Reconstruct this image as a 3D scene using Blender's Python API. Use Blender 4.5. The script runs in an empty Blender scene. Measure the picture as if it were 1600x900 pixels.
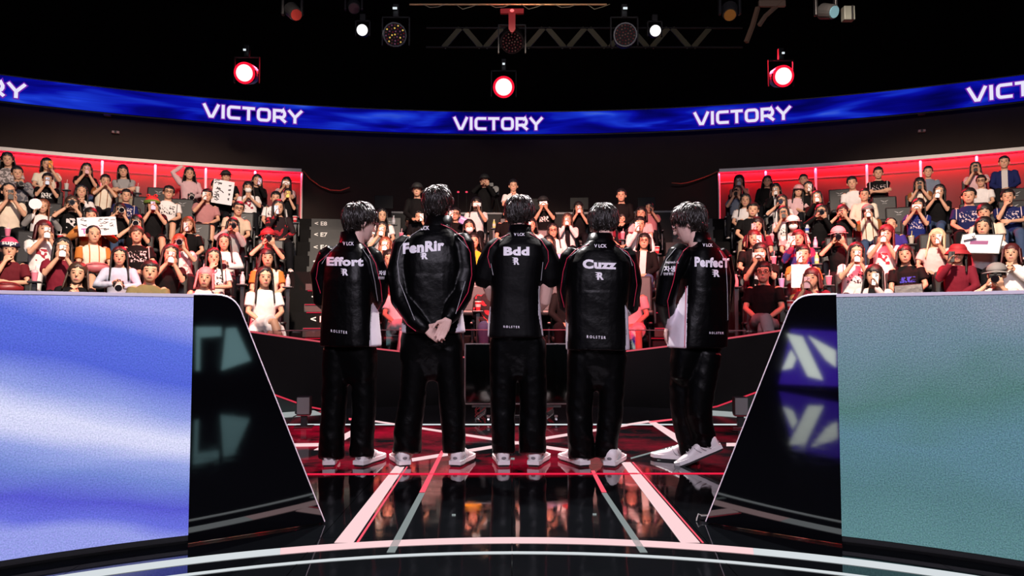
import bpy, bmesh, math, random
from mathutils import Vector as V, Matrix, noise
from mathutils.bvhtree import BVHTree
PI = math.pi
R = math.radians
rnd = random.Random(7)
SC = bpy.context.scene
COL = SC.collection

# ------------------------------------------------------------------ camera, world, exposure
F, CZ = 1100.0, 0.94
PITCH = math.atan(55 / 1100)
cam_d = bpy.data.cameras.new('camera')
cam_d.sensor_width = 36.0
cam_d.lens = 36.0 * F / 1600
cam_d.clip_start, cam_d.clip_end = 0.05, 200
cam = bpy.data.objects.new('camera', cam_d)
cam.location = (0, 0, CZ)
cam.rotation_euler = (PI / 2 + PITCH, 0, 0)
COL.objects.link(cam)
SC.camera = cam
SC.view_settings.view_transform = 'Standard'
SC.view_settings.look = 'None'
SC.view_settings.exposure = 0.0
SC.view_settings.gamma = 1.0
SC.view_settings.use_curve_mapping = False
w = bpy.data.worlds.new('dark hall')
w.use_nodes = True
w.node_tree.nodes['Background'].inputs[0].default_value = (0.25, 0.2, 0.24, 1)
w.node_tree.nodes['Background'].inputs[1].default_value = 0.006
SC.world = w
SC.cycles.max_bounces = 6
SC.cycles.diffuse_bounces = 2
SC.cycles.glossy_bounces = 4
SC.cycles.transparent_max_bounces = 8
SC.cycles.sample_clamp_indirect = 4.0
SC.cycles.caustics_reflective = False
SC.cycles.caustics_refractive = False


def spot(name, loc, target, power, color, angle, blend=0.4, radius=0.2):
    d = bpy.data.lights.new(name, 'SPOT')
    d.energy, d.color, d.spot_size, d.spot_blend, d.shadow_soft_size = power, color, R(angle), blend, radius
    o = bpy.data.objects.new(name, d)
    o.location = loc
    o.rotation_euler = (V(target) - V(loc)).to_track_quat('-Z', 'Y').to_euler()
    COL.objects.link(o)
    return o


def area(name, loc, target, power, color, sx, sy):
    d = bpy.data.lights.new(name, 'AREA')
    d.shape = 'RECTANGLE'
    d.energy, d.color, d.size, d.size_y = power, color, sx, sy
    o = bpy.data.objects.new(name, d)
    o.location = loc
    o.rotation_euler = (V(target) - V(loc)).to_track_quat('-Z', 'Y').to_euler()
    COL.objects.link(o)
    return o


WARM = (1.0, 0.79, 0.64)
RED = (1.0, 0.02, 0.045)
# white front light of the stage rig on the three seating blocks
spot('key_left', (-2.0, 5.4, 6.9), (-6.2, 11.8, 2.1), 5900, WARM, 58, 0.45, 0.2)
spot('key_right', (2.6, 5.4, 6.9), (7.2, 11.6, 2.1), 5900, WARM, 54, 0.45, 0.2)
spot('key_centre', (0.0, 4.7, 6.9), (0.0, 12.6, 2.1), 6400, WARM, 43, 0.5, 0.2)
# red wash from the rig over the audience and the stage
spot('red_left', (-6.5, 8.0, 7.2), (-3.9, 11.4, 1.0), 10000, RED, 34, 0.8, 0.15)
spot('red_right', (6.5, 8.0, 7.2), (4.4, 11.4, 1.0), 9000, RED, 36, 0.8, 0.15)
spot('red_right_wide', (5.0, 16.0, 7.5), (6.8, 10.5, 1.2), 8500, RED, 40, 0.8, 0.15)
spot('red_left_wide', (-5.0, 16.0, 7.5), (-5.8, 10.6, 1.2), 5200, RED, 36, 0.8, 0.15)
spot('red_centre', (0.0, 4.0, 7.5), (0.6, 11.4, 1.4), 8500, RED, 46, 0.7, 0.15)
# rim light on the players from the rig above the audience
spot('rim_white', (-1.6, 8.4, 7.2), (0.0, 4.6, 1.3), 3800, (1, 0.93, 0.92), 40, 0.5, 0.12)
spot('rim_white_2', (2.2, 8.0, 7.2), (0.2, 4.6, 1.3), 3200, (1, 0.93, 0.92), 40, 0.5, 0.12)
spot('rim_red_left', (-5.5, 6.0, 3.6), (0.0, 4.6, 1.2), 420, RED, 44, 0.6, 0.1)
spot('rim_red_right', (5.5, 6.0, 3.6), (0.0, 4.6, 1.2), 420, RED, 44, 0.6, 0.1)
# light of the big screens behind the stage, falling on the players' backs
area('stage_screen_light', (0.0, -3.5, 5.2), (0, 4.6, 1.2), 640, (0.92, 0.83, 1.0), 5.0, 1.6)

spot('rig_wash_added', (0.5, 7.5, 5.2), (1.6, 12.0, 7.6), 110, (1.0, 0.72, 0.45), 70, 0.6, 0.1)  # added warm lamp, only there to light the hanging rig
spot('rig_red_added', (0.0, 8.5, 5.6), (0.0, 11.2, 6.6), 60, RED, 26, 0.5, 0.1)  # added red lamp, only there to light the hanging bracket

# ------------------------------------------------------------------ pixel helpers (1600 x 900)
cp, sp = math.cos(PITCH), math.sin(PITCH)


def ray(u, v):
    x, y = (u - 800) / F, -(v - 450) / F
    return V((x, cp - y * sp, sp + y * cp))


def at(u, v, Y):
    d = ray(u, v)
    return V((0, 0, CZ)) + d * (Y / d.y)


def atz(u, v, Z=0.0):
    d = ray(u, v)
    return V((0, 0, CZ)) + d * ((Z - CZ) / d.z)


def atcyl(u, v, cy, rad):
    d = ray(u, v)
    a, b, c = d.x ** 2 + d.y ** 2, -2 * d.y * cy, cy * cy - rad * rad
    t = (-b + math.sqrt(b * b - 4 * a * c)) / (2 * a)
    return V((0, 0, CZ)) + d * t


def proj(p):
    y, z = p[1], p[2] - CZ
    fw, up = y * cp + z * sp, -y * sp + z * cp
    return 800 + F * p[0] / fw, 450 - F * up / fw


def lin(r, g, b):
    def f(c):
        c /= 255.0
        return c / 12.92 if c <= 0.04045 else ((c + 0.055) / 1.055) ** 2.4
    return (f(r), f(g), f(b), 1.0)


# ------------------------------------------------------------------ materials
MATS = {}


def mat(name, col, rough=0.6, metal=0.0, spec=0.5, bump=0.0, bscale=60.0, var=0.0, emit=None, estr=1.0, coat=0.0, alpha=None, sss=0.0):
    if name in MATS:
        return MATS[name]
    m = bpy.data.materials.new(name)
    m.use_nodes = True
    nt = m.node_tree
    b = nt.nodes['Principled BSDF']
    b.inputs['Base Color'].default_value = col
    b.inputs['Roughness'].default_value = rough
    b.inputs['Metallic'].default_value = metal
    b.inputs['Specular IOR Level'].default_value = spec
    b.inputs['Coat Weight'].default_value = coat
    if emit:
        b.inputs['Emission Color'].default_value = emit
        b.inputs['Emission Strength'].default_value = estr
    if bump or var:
        tc = nt.nodes.new('ShaderNodeTexCoord')
        n = nt.nodes.new('ShaderNodeTexNoise')
        n.inputs['Scale'].default_value = bscale
        n.inputs['Detail'].default_value = 3
        nt.links.new(tc.outputs['Object'], n.inputs['Vector'])
        if bump:
            bp = nt.nodes.new('ShaderNodeBump')
            bp.inputs['Strength'].default_value = bump
            bp.inputs['Distance'].default_value = 0.01
            nt.links.new(n.outputs['Fac'], bp.inputs['Height'])
            nt.links.new(bp.outputs['Normal'], b.inputs['Normal'])
        if var:
            mx = nt.nodes.new('ShaderNodeMix')
            mx.data_type = 'RGBA'
            mx.inputs[6].default_value = tuple(c * (1 - var) for c in col[:3]) + (1,)
            mx.inputs[7].default_value = tuple(min(1, c * (1 + var)) for c in col[:3]) + (1,)
            nt.links.new(n.outputs['Fac'], mx.inputs[0])
            nt.links.new(mx.outputs[2], b.inputs['Base Color'])
    MATS[name] = m
    return m


def emitmat(name, col, s=1.0):
    if name in MATS:
        return MATS[name]
    m = bpy.data.materials.new(name)
    m.use_nodes = True
    nt = m.node_tree
    nt.nodes.remove(nt.nodes['Principled BSDF'])
    e = nt.nodes.new('ShaderNodeEmission')
    e.inputs[0].default_value = col
    e.inputs[1].default_value = s
    nt.links.new(e.outputs[0], nt.nodes['Material Output'].inputs[0])
    MATS[name] = m
    return m


def glassmat(name, col, fac=0.12, rough=0.03):
    m = bpy.data.materials.new(name)
    m.use_nodes = True
    nt = m.node_tree
    nt.nodes.remove(nt.nodes['Principled BSDF'])
    t = nt.nodes.new('ShaderNodeBsdfTransparent')
    t.inputs[0].default_value = col
    g = nt.nodes.new('ShaderNodeBsdfGlossy')
    g.inputs['Roughness'].default_value = rough
    mx = nt.nodes.new('ShaderNodeMixShader')
    mx.inputs[0].default_value = fac
    nt.links.new(t.outputs[0], mx.inputs[1])
    nt.links.new(g.outputs[0], mx.inputs[2])
    nt.links.new(mx.outputs[0], nt.nodes['Material Output'].inputs[0])
    MATS[name] = m
    return m


SKIN = mat('skin', (0.60, 0.33, 0.215, 1), 0.5, spec=0.35, var=0.06, bscale=25)
SKINP = mat('skin_player', (0.76, 0.48, 0.41, 1), 0.5, spec=0.4, var=0.06, bscale=30)
BLACK = mat('black_plastic', (0.006, 0.006, 0.007, 1), 0.45)
DARK = mat('dark_metal', (0.012, 0.012, 0.013, 1), 0.4, metal=0.3)
GLOSSBLACK = mat('gloss_black_panel', (0.002, 0.002, 0.003, 1), 0.04, spec=0.6)
CHROME = mat('bright_metal', (0.7, 0.68, 0.70, 1), 0.25, metal=1.0)
WHITEP = mat('white_paint', (0.75, 0.73, 0.72, 1), 0.5)
EYE = mat('eye_dark', (0.012, 0.008, 0.007, 1), 0.3)
LIP = mat('lip', (0.42, 0.10, 0.10, 1), 0.45)
HAIRC = {
    'black': mat('hair_black', (0.010, 0.008, 0.008, 1), 0.42, bump=0.5, bscale=120),
    'brown': mat('hair_brown', (0.045, 0.022, 0.014, 1), 0.42, bump=0.5, bscale=120),
    'auburn': mat('hair_auburn', (0.16, 0.045, 0.018, 1), 0.42, bump=0.5, bscale=120),
    'red': mat('hair_red_and_red_lit', (0.07, 0.010, 0.012, 1), 0.42, bump=0.5, bscale=120),  # dark red hair; also holds the red light on dark hair
    'pink': mat('hair_pink', (0.75, 0.20, 0.22, 1), 0.45, bump=0.5, bscale=120),
    'blonde': mat('hair_blonde', (0.72, 0.55, 0.34, 1), 0.45, bump=0.5, bscale=120),
}


# ------------------------------------------------------------------ mesh builder
class MB:
    def __init__(s):
        s.v, s.f, s.m = [], [], []

    def add(s, vs, fs, mi=0):
        o = len(s.v)
        s.v += [V(p) for p in vs]
        s.f += [tuple(i + o for i in f) for f in fs]
        s.m += [mi] * len(fs)

    def box(s, c, size, M=None, mi=0, bev=0.0):
        c = V(c)
        hx, hy, hz = size[0] / 2, size[1] / 2, size[2] / 2
        b = min(bev, hx * 0.9, hy * 0.9, hz * 0.9)
        if b <= 0:
            P = [V((x, y, z)) for x in (-hx, hx) for y in (-hy, hy) for z in (-hz, hz)]
            fs = [(0, 1, 3, 2), (4, 6, 7, 5), (0, 4, 5, 1), (2, 3, 7, 6), (0, 2, 6, 4), (1, 5, 7, 3)]
        else:
            bm = bmesh.new()
            bmesh.ops.create_cube(bm, size=1)
            for q in bm.verts:
                q.co = V((q.co.x * 2 * hx, q.co.y * 2 * hy, q.co.z * 2 * hz))
            bmesh.ops.bevel(bm, geom=bm.edges[:], offset=b, segments=2, affect='EDGES', profile=0.5)
            bm.verts.index_update()
            P = [q.co.copy() for q in bm.verts]
            fs = [tuple(q.index for q in f.verts) for f in bm.faces]
            bm.free()
        if M is not None:
            P = [M @ p for p in P]
        s.add([p + c for p in P], fs, mi)

    def loft(s, rings, mi=0, cap=True, closed=True):
        n = len(rings[0])
        vs = [p for r in rings for p in r]
        fs = []
        for i in range(len(rings) - 1):
            for j in range(n if closed else n - 1):
                k = (j + 1) % n
                fs.append((i * n + j, i * n + k, (i + 1) * n + k, (i + 1) * n + j))
        if cap:
            fs.append(tuple(reversed(range(n))))
            fs.append(tuple((len(rings) - 1) * n + j for j in range(n)))
        s.add(vs, fs, mi)

    def tube(s, path, rad, n=8, mi=0, round_caps=True, flat=None):
        pts = [V(p) for p in path]
        if not hasattr(rad, '__len__'):
            rad = [rad] * len(pts)
        rad = list(rad)
        t0 = (pts[1] - pts[0]).normalized()
        t1 = (pts[-1] - pts[-2]).normalized()
        if round_caps:
            pts = [pts[0] - t0 * rad[0] * 0.75] + pts + [pts[-1] + t1 * rad[-1] * 0.75]
            rad = [rad[0] * 0.55] + rad + [rad[-1] * 0.55]
        ref = V((0, 0, 1)) if abs(t0.z) < 0.9 else V((0, 1, 0))
        rings = []
        for i, p in enumerate(pts):
            if i == 0:
                t = pts[1] - pts[0]
            elif i == len(pts) - 1:
                t = pts[-1] - pts[-2]
            else:
                t = (pts[i + 1] - pts[i]).normalized() + (pts[i] - pts[i - 1]).normalized()
            t.normalize()
            a = ref - t * ref.dot(t)
            if a.length < 1e-4:
                a = V((1, 0, 0)) - t * t.x
            a.normalize()
            ref = a
            b = t.cross(a)
            r = rad[i]
            fl = flat if flat else 1.0
            rings.append([p + a * (r * math.cos(2 * PI * k / n)) + b * (r * fl * math.sin(2 * PI * k / n)) for k in range(n)])
        s.loft(rings, mi)

    def ell(s, c, r, nu=16, nv=10, M=None, mi=0, fn=None):
        c = V(c)
        vs, fs = [], []
        for i in range(nv + 1):
            th = PI * i / nv
            for j in range(nu):
                ph = 2 * PI * j / nu
                d = V((math.sin(th) * math.cos(ph), math.sin(th) * math.sin(ph), math.cos(th)))
                p = V((d.x * r[0], d.y * r[1], d.z * r[2]))
                if fn:
                    p = fn(d, p)
                if M is not None:
                    p = M @ p
                vs.append(c + p)
        for i in range(nv):
            for j in range(nu):
                k = (j + 1) % nu
                if i == 0:
                    fs.append((j, nu + j, nu + k)) if False else fs.append((i * nu + j, (i + 1) * nu + j, (i + 1) * nu + k))
                elif i == nv - 1:
                    fs.append((i * nu + j, (i + 1) * nu + j, i * nu + k))
                else:
                    fs.append((i * nu + j, (i + 1) * nu + j, (i + 1) * nu + k, i * nu + k))
        s.add(vs, fs, mi)

    def cyl(s, a, b, ra, rb=None, n=16, mi=0):
        s.tube([a, b], [ra, ra if rb is None else rb], n, mi, round_caps=False)

    def strip(s, inner, outer, mi=0):
        vs = list(inner) + list(outer)
        n = len(inner)
        s.add(vs, [(i, i + 1, n + i + 1, n + i) for i in range(n - 1)], mi)

    def slab(s, poly, z0, z1, mi=0):
        n = len(poly)
        vs = [(p[0], p[1], z0) for p in poly] + [(p[0], p[1], z1) for p in poly]
        fs = [tuple(reversed(range(n))), tuple(range(n, 2 * n))] + [(i, (i + 1) % n, n + (i + 1) % n, n + i) for i in range(n)]
        s.add(vs, fs, mi)

    def move(s, M):
        s.v = [M @ p for p in s.v]
        return s

    def mesh(s, name, mats, smooth=False, origin=None):
        me = bpy.data.meshes.new(name)
        o = V(origin) if origin is not None else V((0, 0, 0))
        me.from_pydata([p - o for p in s.v], [], s.f)
        for m in (mats if isinstance(mats, (list, tuple)) else [mats]):
            me.materials.append(m)
        me.polygons.foreach_set('material_index', s.m)
        if smooth:
            me.polygons.foreach_set('use_smooth', [True] * len(me.polygons))
        bm = bmesh.new()
        bm.from_mesh(me)
        bmesh.ops.remove_doubles(bm, verts=bm.verts, dist=1e-6)
        bmesh.ops.recalc_face_normals(bm, faces=bm.faces)
        bm.to_mesh(me)
        bm.free()
        me.update()
        return me


def link(name, me, parent=None, loc=None, rot=None):
    o = bpy.data.objects.new(name, me)
    COL.objects.link(o)
    if parent is not None:
        o.parent = parent
    if loc is not None:
        o.location = loc
    if rot is not None:
        o.rotation_euler = rot
    return o


def build(name, mb, mats, parent=None, smooth=False, loc=None, rot=None, origin=None):
    return link(name, mb.mesh(name, mats, smooth, origin), parent, loc, rot)


def thing(name, label, cat, loc=(0, 0, 0), rz=0, group=None):
    o = bpy.data.objects.new(name, None)
    o.empty_display_size = 0.1
    COL.objects.link(o)
    o.location = loc
    o.rotation_euler = (0, 0, rz)
    return tag(o, label, cat, group)


def tag(o, label=None, cat=None, group=None, kind=None):
    if label:
        o['label'] = label
    if cat:
        o['category'] = cat
    if group:
        o['group'] = group
    if kind:
        o['kind'] = kind
    return o


def struct(name, mb, mats, smooth=False, parent=None):
    o = build(name, mb, mats, parent, smooth)
    if parent is None:
        o['kind'] = 'structure'
    return o


def remesh(mb, voxel, smooth=4, name='mesh', mats=None, wr=None, origin=None):
    """one continuous surface from the union of closed shapes"""
    me = bpy.data.meshes.new('tmp')
    me.from_pydata([p for p in mb.v], [], mb.f)
    bm = bmesh.new()
    bm.from_mesh(me)
    bmesh.ops.recalc_face_normals(bm, faces=bm.faces)
    bm.to_mesh(me)
    bm.free()
    o = bpy.data.objects.new('tmp', me)
    COL.objects.link(o)
    md = o.modifiers.new('r', 'REMESH')
    md.mode = 'VOXEL'
    md.voxel_size = voxel
    if smooth:
        ms = o.modifiers.new('s', 'SMOOTH')
        ms.factor = 0.5
        ms.iterations = smooth
    dg = bpy.context.evaluated_depsgraph_get()
    dg.update()
    out = bpy.data.meshes.new_from_object(o.evaluated_get(dg))
    out.name = name
    bpy.data.objects.remove(o)
    bpy.data.meshes.remove(me)
    if wr:
        no = [q.normal.copy() for q in out.vertices]
        for q, n in zip(out.vertices, no):
            q.co = q.co + n * wr(q.co, n)
    if origin is not None:
        out.transform(Matrix.Translation(-V(origin)))
    out.materials.clear()
    for m in (mats if isinstance(mats, (list, tuple)) else [mats]):
        out.materials.append(m)
    out.polygons.foreach_set('use_smooth', [True] * len(out.polygons))
    out.update()
    return out


def ring(c, rx, ry, yaw=0.0, n=20, e=2.6):
    """superellipse ring in a horizontal plane"""
    pts = []
    for k in range(n):
        a = 2 * PI * k / n
        ca, sa = math.cos(a), math.sin(a)
        x = rx * math.copysign(abs(ca) ** (2 / e), ca)
        y = ry * math.copysign(abs(sa) ** (2 / e), sa)
        pts.append(V((c[0] + x * math.cos(yaw) - y * math.sin(yaw), c[1] + x * math.sin(yaw) + y * math.cos(yaw), c[2])))
    return pts


def textmesh(txt, bold=0.0, sx=1.0, spacing=1.0):
    """flat text outline as verts / faces, normalised to a unit box in x and y"""
    cu = bpy.data.curves.new('t', 'FONT')
    cu.body = txt
    cu.offset = bold
    cu.space_character = spacing
    cu.resolution_u = 3
    o = bpy.data.objects.new('t', cu)
    COL.objects.link(o)
    dg = bpy.context.evaluated_depsgraph_get()
    dg.update()
    me = bpy.data.meshes.new_from_object(o.evaluated_get(dg))
    bpy.data.objects.remove(o)
    bpy.data.curves.remove(cu)
    if not me.vertices:
        return [], [], 1.0
    xs = [q.co.x for q in me.vertices]
    ys = [q.co.y for q in me.vertices]
    w_, h_ = max(xs) - min(xs), max(ys) - min(ys)
    vs = [V(((q.co.x - min(xs)) / w_, (q.co.y - min(ys)) / h_, 0)) for q in me.vertices]
    fs = [tuple(p.vertices) for p in me.polygons]
    bpy.data.meshes.remove(me)
    return vs, fs, w_ / h_


# wide stroke letters of the victory ribbon: strokes in a unit box
def arc_pts(cx, cy, rx, ry, a0, a1, n=5):
    return [(cx + rx * math.cos(R(a0 + (a1 - a0) * i / n)), cy + ry * math.sin(R(a0 + (a1 - a0) * i / n))) for i in range(n + 1)]


q = 0.3
GLY = {
    'V': [[(0.0, 1), (0.42, 0.0), (0.62, 0.0), (1.02, 1.0)]],
    'I': [[(0.5, 0), (0.5, 1)]],
    'C': [[(1, 1)] + arc_pts(0.25, 0.7, 0.25, 0.3, 90, 180) + arc_pts(0.25, 0.3, 0.25, 0.3, 180, 270) + [(1, 0)]],
    'T': [[(0, 1), (1, 1)], [(0.5, 1), (0.5, 0)]],
    'O': [[(0.5, 1)] + arc_pts(0.25, 0.7, 0.25, 0.3, 90, 180) + arc_pts(0.25, 0.3, 0.25, 0.3, 180, 270) + arc_pts(0.75, 0.3, 0.25, 0.3, 270, 360) + arc_pts(0.75, 0.7, 0.25, 0.3, 0, 90) + [(0.5, 1)]],
    'R': [[(0, 0), (0, 1), (0.75, 1)] + arc_pts(0.75, 0.68, 0.25, 0.32, 90, -90) + [(0.2, 0.36)], [(0.55, 0.36), (1, 0)]],
    'Y': [[(0, 1), (0.5, 0.42), (1.05, 1)], [(0.5, 0.42), (0.5, 0)]],
}
GW = {'V': 1.45, 'I': 0.34, 'C': 1.2, 'T': 1.15, 'O': 1.3, 'R': 1.25, 'Y': 1.3}


def glyph(ch, width, height, th):
    """thick stroke outline of one letter: quads with mitred joints"""
    vs, fs = [], []
    for st in GLY[ch]:
        pts = [V((p[0] * (width - th) + th / 2, p[1] * (height - th) + th / 2, 0)) for p in st]
        if ch == 'I':
            pts = [V((width / 2, p.y, 0)) for p in pts]
        cl = (pts[0] - pts[-1]).length < 1e-5
        L, Rr = [], []
        for i, p in enumerate(pts):
            a = pts[i] - pts[i - 1] if i > 0 else (pts[-1] - pts[-2] if cl else pts[1] - pts[0])
            b = pts[i + 1] - pts[i] if i < len(pts) - 1 else (pts[1] - pts[0] if cl else pts[-1] - pts[-2])
            a.normalize()
            b.normalize()
            t = (a + b).normalized()
            n = V((-t.y, t.x, 0))
            k = th / 2 / max(0.45, n.dot(V((-a.y, a.x, 0))))
            e = V((0, 0, 0))
            if not cl and i == 0:
                e = -b * th / 2
            if not cl and i == len(pts) - 1:
                e = a * th / 2
            L.append(p + n * k + e)
            Rr.append(p - n * k + e)
        o = len(vs)
        vs += L + Rr
        m = len(L)
        fs += [(o + i, o + m + i, o + m + i + 1, o + i + 1) for i in range(m - 1)]
    return vs, fs
# ------------------------------------------------------------------ stage floor
def nodes(m):
    m.use_nodes = True
    return m.node_tree, m.node_tree.nodes, m.node_tree.links


def floor_material():
    m = mat('stage_floor_gloss', (0.004, 0.005, 0.006, 1), 0.045, spec=0.75)
    nt, N, L = nodes(m)
    b = N['Principled BSDF']
    b.inputs['IOR'].default_value = 1.85
    geo = N.new('ShaderNodeNewGeometry')
    sep = N.new('ShaderNodeSeparateXYZ')
    L.new(geo.outputs['Position'], sep.inputs[0])
    nz = N.new('ShaderNodeTexNoise')
    nz.inputs['Scale'].default_value = 1.6
    nz.inputs['Detail'].default_value = 5
    nz.inputs['Roughness'].default_value = 0.65
    L.new(geo.outputs['Position'], nz.inputs['Vector'])
    rp = N.new('ShaderNodeMapRange')
    rp.inputs[1].default_value, rp.inputs[2].default_value = 0.42, 0.68
    L.new(nz.outputs['Fac'], rp.inputs[0])
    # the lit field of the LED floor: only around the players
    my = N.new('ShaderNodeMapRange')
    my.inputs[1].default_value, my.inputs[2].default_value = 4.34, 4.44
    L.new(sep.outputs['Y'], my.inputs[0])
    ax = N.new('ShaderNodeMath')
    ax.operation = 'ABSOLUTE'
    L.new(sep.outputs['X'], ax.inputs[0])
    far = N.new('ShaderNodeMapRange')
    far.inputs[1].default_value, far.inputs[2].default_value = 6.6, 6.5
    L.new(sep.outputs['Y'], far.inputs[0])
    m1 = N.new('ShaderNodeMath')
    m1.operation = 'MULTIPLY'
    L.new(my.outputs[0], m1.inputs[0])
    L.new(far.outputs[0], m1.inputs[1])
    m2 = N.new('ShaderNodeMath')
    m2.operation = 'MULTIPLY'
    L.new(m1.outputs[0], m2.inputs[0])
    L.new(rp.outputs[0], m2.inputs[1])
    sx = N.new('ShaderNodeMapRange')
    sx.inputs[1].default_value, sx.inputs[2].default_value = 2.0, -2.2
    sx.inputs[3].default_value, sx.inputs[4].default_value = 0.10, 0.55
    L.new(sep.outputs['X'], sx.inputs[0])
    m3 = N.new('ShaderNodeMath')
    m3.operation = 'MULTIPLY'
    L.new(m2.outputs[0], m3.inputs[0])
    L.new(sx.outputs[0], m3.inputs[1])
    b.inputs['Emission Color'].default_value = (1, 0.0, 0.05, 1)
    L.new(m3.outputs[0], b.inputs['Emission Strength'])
    # scuffs
    sc = N.new('ShaderNodeTexNoise')
    sc.inputs['Scale'].default_value = 9
    sc.inputs['Detail'].default_value = 6
    L.new(geo.outputs['Position'], sc.inputs['Vector'])
    rr = N.new('ShaderNodeMapRange')
    rr.inputs[1].default_value, rr.inputs[2].default_value = 0.4, 0.75
    rr.inputs[3].default_value, rr.inputs[4].default_value = 0.03, 0.10
    L.new(sc.outputs['Fac'], rr.inputs[0])
    L.new(rr.outputs[0], b.inputs['Roughness'])
    return m


FLOORM = floor_material()
OUTERM = mat('outer_floor_grey', (0.055, 0.055, 0.06, 1), 0.16, spec=0.6, var=0.25, bscale=3)
CONC = mat('tier_dark', (0.0045, 0.004, 0.004, 1), 0.7, spec=0.1, var=0.3, bscale=8)
STEPM = mat('step_riser_grey', (0.042, 0.042, 0.039, 1), 0.6, var=0.15, bscale=12)
PINK = emitmat('led_pink', lin(255, 214, 217), 1.0)
PINKRED = emitmat('led_pink_red', lin(255, 95, 115), 1.0)
LEDWHITE = emitmat('led_white', lin(225, 232, 236), 0.9)
LEDGREY = emitmat('led_grey', lin(150, 160, 160), 0.8)
LEDRED = emitmat('led_red', lin(240, 35, 70), 1.0)

mb = MB()
mb.box((0, 0.0, -0.10), (30, 40, 0.16))
floor = struct('floor', mb, mat('sub_floor', (0.004, 0.004, 0.004, 1), 0.3))
tile_me = None
S = 0.84
for iy in range(-5, 8):
    for ix in range(-5, 5):
        x, y = (ix + 0.5) * S, 0.62 + (iy + 0.5) * S
        if y > 6.5:
            continue
        if tile_me is None:
            t = MB()
            t.box((0, 0, 0), (S - 0.003, S - 0.003, 0.02))
            tile_me = t.mesh('floor_tile', FLOORM)
        link('floor_tile', tile_me, floor, (x, y, -0.01))
# grey outer ring between the LED floor and the curved front wall
PARC, PARR = 4.0, 4.2


def outer_ring():
    for i in range(14):
        a0, a1 = -1.75 + i * 0.25, -1.75 + (i + 1) * 0.25 - 0.004
        ins, outs = [], []
        for k in range(5):
            a = a0 + (a1 - a0) * k / 4
            outs.append(V((math.sin(a) * PARR, PARC + math.cos(a) * PARR, 0.0)))
            x = math.sin(a) * 3.6
            ins.append(V((x, min(6.545, PARC + math.cos(a) * 4.1), 0.0)))
        m = MB()
        m.strip(ins, outs)
        build('outer_floor_tile', m, OUTERM, floor)


outer_ring()


def strip_world(pts, wd, z=0.0015):
    m = MB()
    L_, R_ = [], []
    for i, p in enumerate(pts):
        t = (pts[min(i + 1, len(pts) - 1)] - pts[max(i - 1, 0)]).normalized()
        n = V((-t.y, t.x, 0))
        L_.append(V((p.x, p.y, z)) + n * wd / 2)
        R_.append(V((p.x, p.y, z)) - n * wd / 2)
    m.strip(L_, R_)
    return m


def quad_px(pts, z=0.0015):
    m = MB()
    m.add([atz(u, v, z) for u, v in pts], [tuple(range(len(pts)))])
    return m


def led(m, mt):
    return build('led_strip', m, mt, floor)


def arc(cx, cy, r, a0, a1, n=48):
    return [V((cx + r * math.sin(a0 + (a1 - a0) * i / n), cy + r * math.cos(a0 + (a1 - a0) * i / n), 0)) for i in range(n + 1)]


led(strip_world(arc(0.02, -0.2, 3.30, -0.30, 0.30), 0.085), PINK)
led(strip_world(arc(0.02, -0.2, 3.30, -0.95, -0.30), 0.085), LEDWHITE)
led(strip_world(arc(0.02, -0.2, 3.30, 0.30, 0.95), 0.085), LEDWHITE)
led(strip_world(arc(0.02, -0.2, 3.135, -0.95, 0.95), 0.032), LEDWHITE)
led(quad_px([(522, 848), (552, 848), (633, 728), (618, 728)]), PINK)
led(quad_px([(556, 848), (560, 848), (638, 728), (635.5, 728)]), PINKRED)
led(quad_px([(1064, 848), (1094, 848), (985, 722), (970, 722)]), PINK)
led(quad_px([(1097, 848), (1100, 848), (990, 722), (987.5, 722)]), PINKRED)
led(quad_px([(604, 863), (617, 863), (664, 770), (655, 770)]), LEDGREY)
led(quad_px([(655, 769), (664, 769), (695, 704), (689, 704)]), PINKRED)
led(quad_px([(1000, 863), (1012, 863), (948, 770), (940, 770)]), LEDGREY)
led(quad_px([(940, 769), (948, 769), (929, 735), (923, 735)]), PINKRED)
led(quad_px([(582, 658.5), (587, 657), (905, 704), (903, 708.5)]), PINK)
led(quad_px([(1012, 657), (1019, 659), (644, 721), (643, 716)]), PINK)
led(quad_px([(1012, 659), (1024, 659), (1077, 690), (1064, 695)]), PINK)
led(quad_px([(574, 659), (587, 659), (512, 703), (490, 703)]), PINK)
led(quad_px([(440, 693), (512, 692), (508, 697), (440, 698)]), PINK)
led(quad_px([(1135, 692), (1160, 692), (1160, 697), (1135, 697)]), PINK)
led(quad_px([(430, 662.2), (1170, 662.2), (1170, 664.2), (430, 664.2)]), LEDWHITE)
led(quad_px([(480, 739.5), (1145, 738.5), (1145, 741), (480, 742)]), LEDRED)
led(quad_px([(985, 715), (1069, 692), (1069, 693.5), (986, 717)]), LEDGREY)
led(quad_px([(1014, 658), (1060, 653), (1061, 655), (1014, 661)]), PINKRED)
led(quad_px([(545, 653), (584, 657), (584, 660), (545, 656)]), PINKRED)
for u_, v_ in ((706, 803), (926, 802), (798, 715), (1027, 716)):
    led(quad_px([(u_, v_), (u_ + 6, v_), (u_ + 6, v_ + 3), (u_, v_ + 3)], 0.002), LEDGREY)

# ------------------------------------------------------------------ curved front wall, glass balustrade
def parapet_top(a):
    a = abs(a)
    return min(0.90, 0.545 + 0.62 * max(0, a - 0.12) ** 1.25)


def parapet_low(a):
    return max(0.0, (abs(a) - 0.52) * 1.75)


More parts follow.
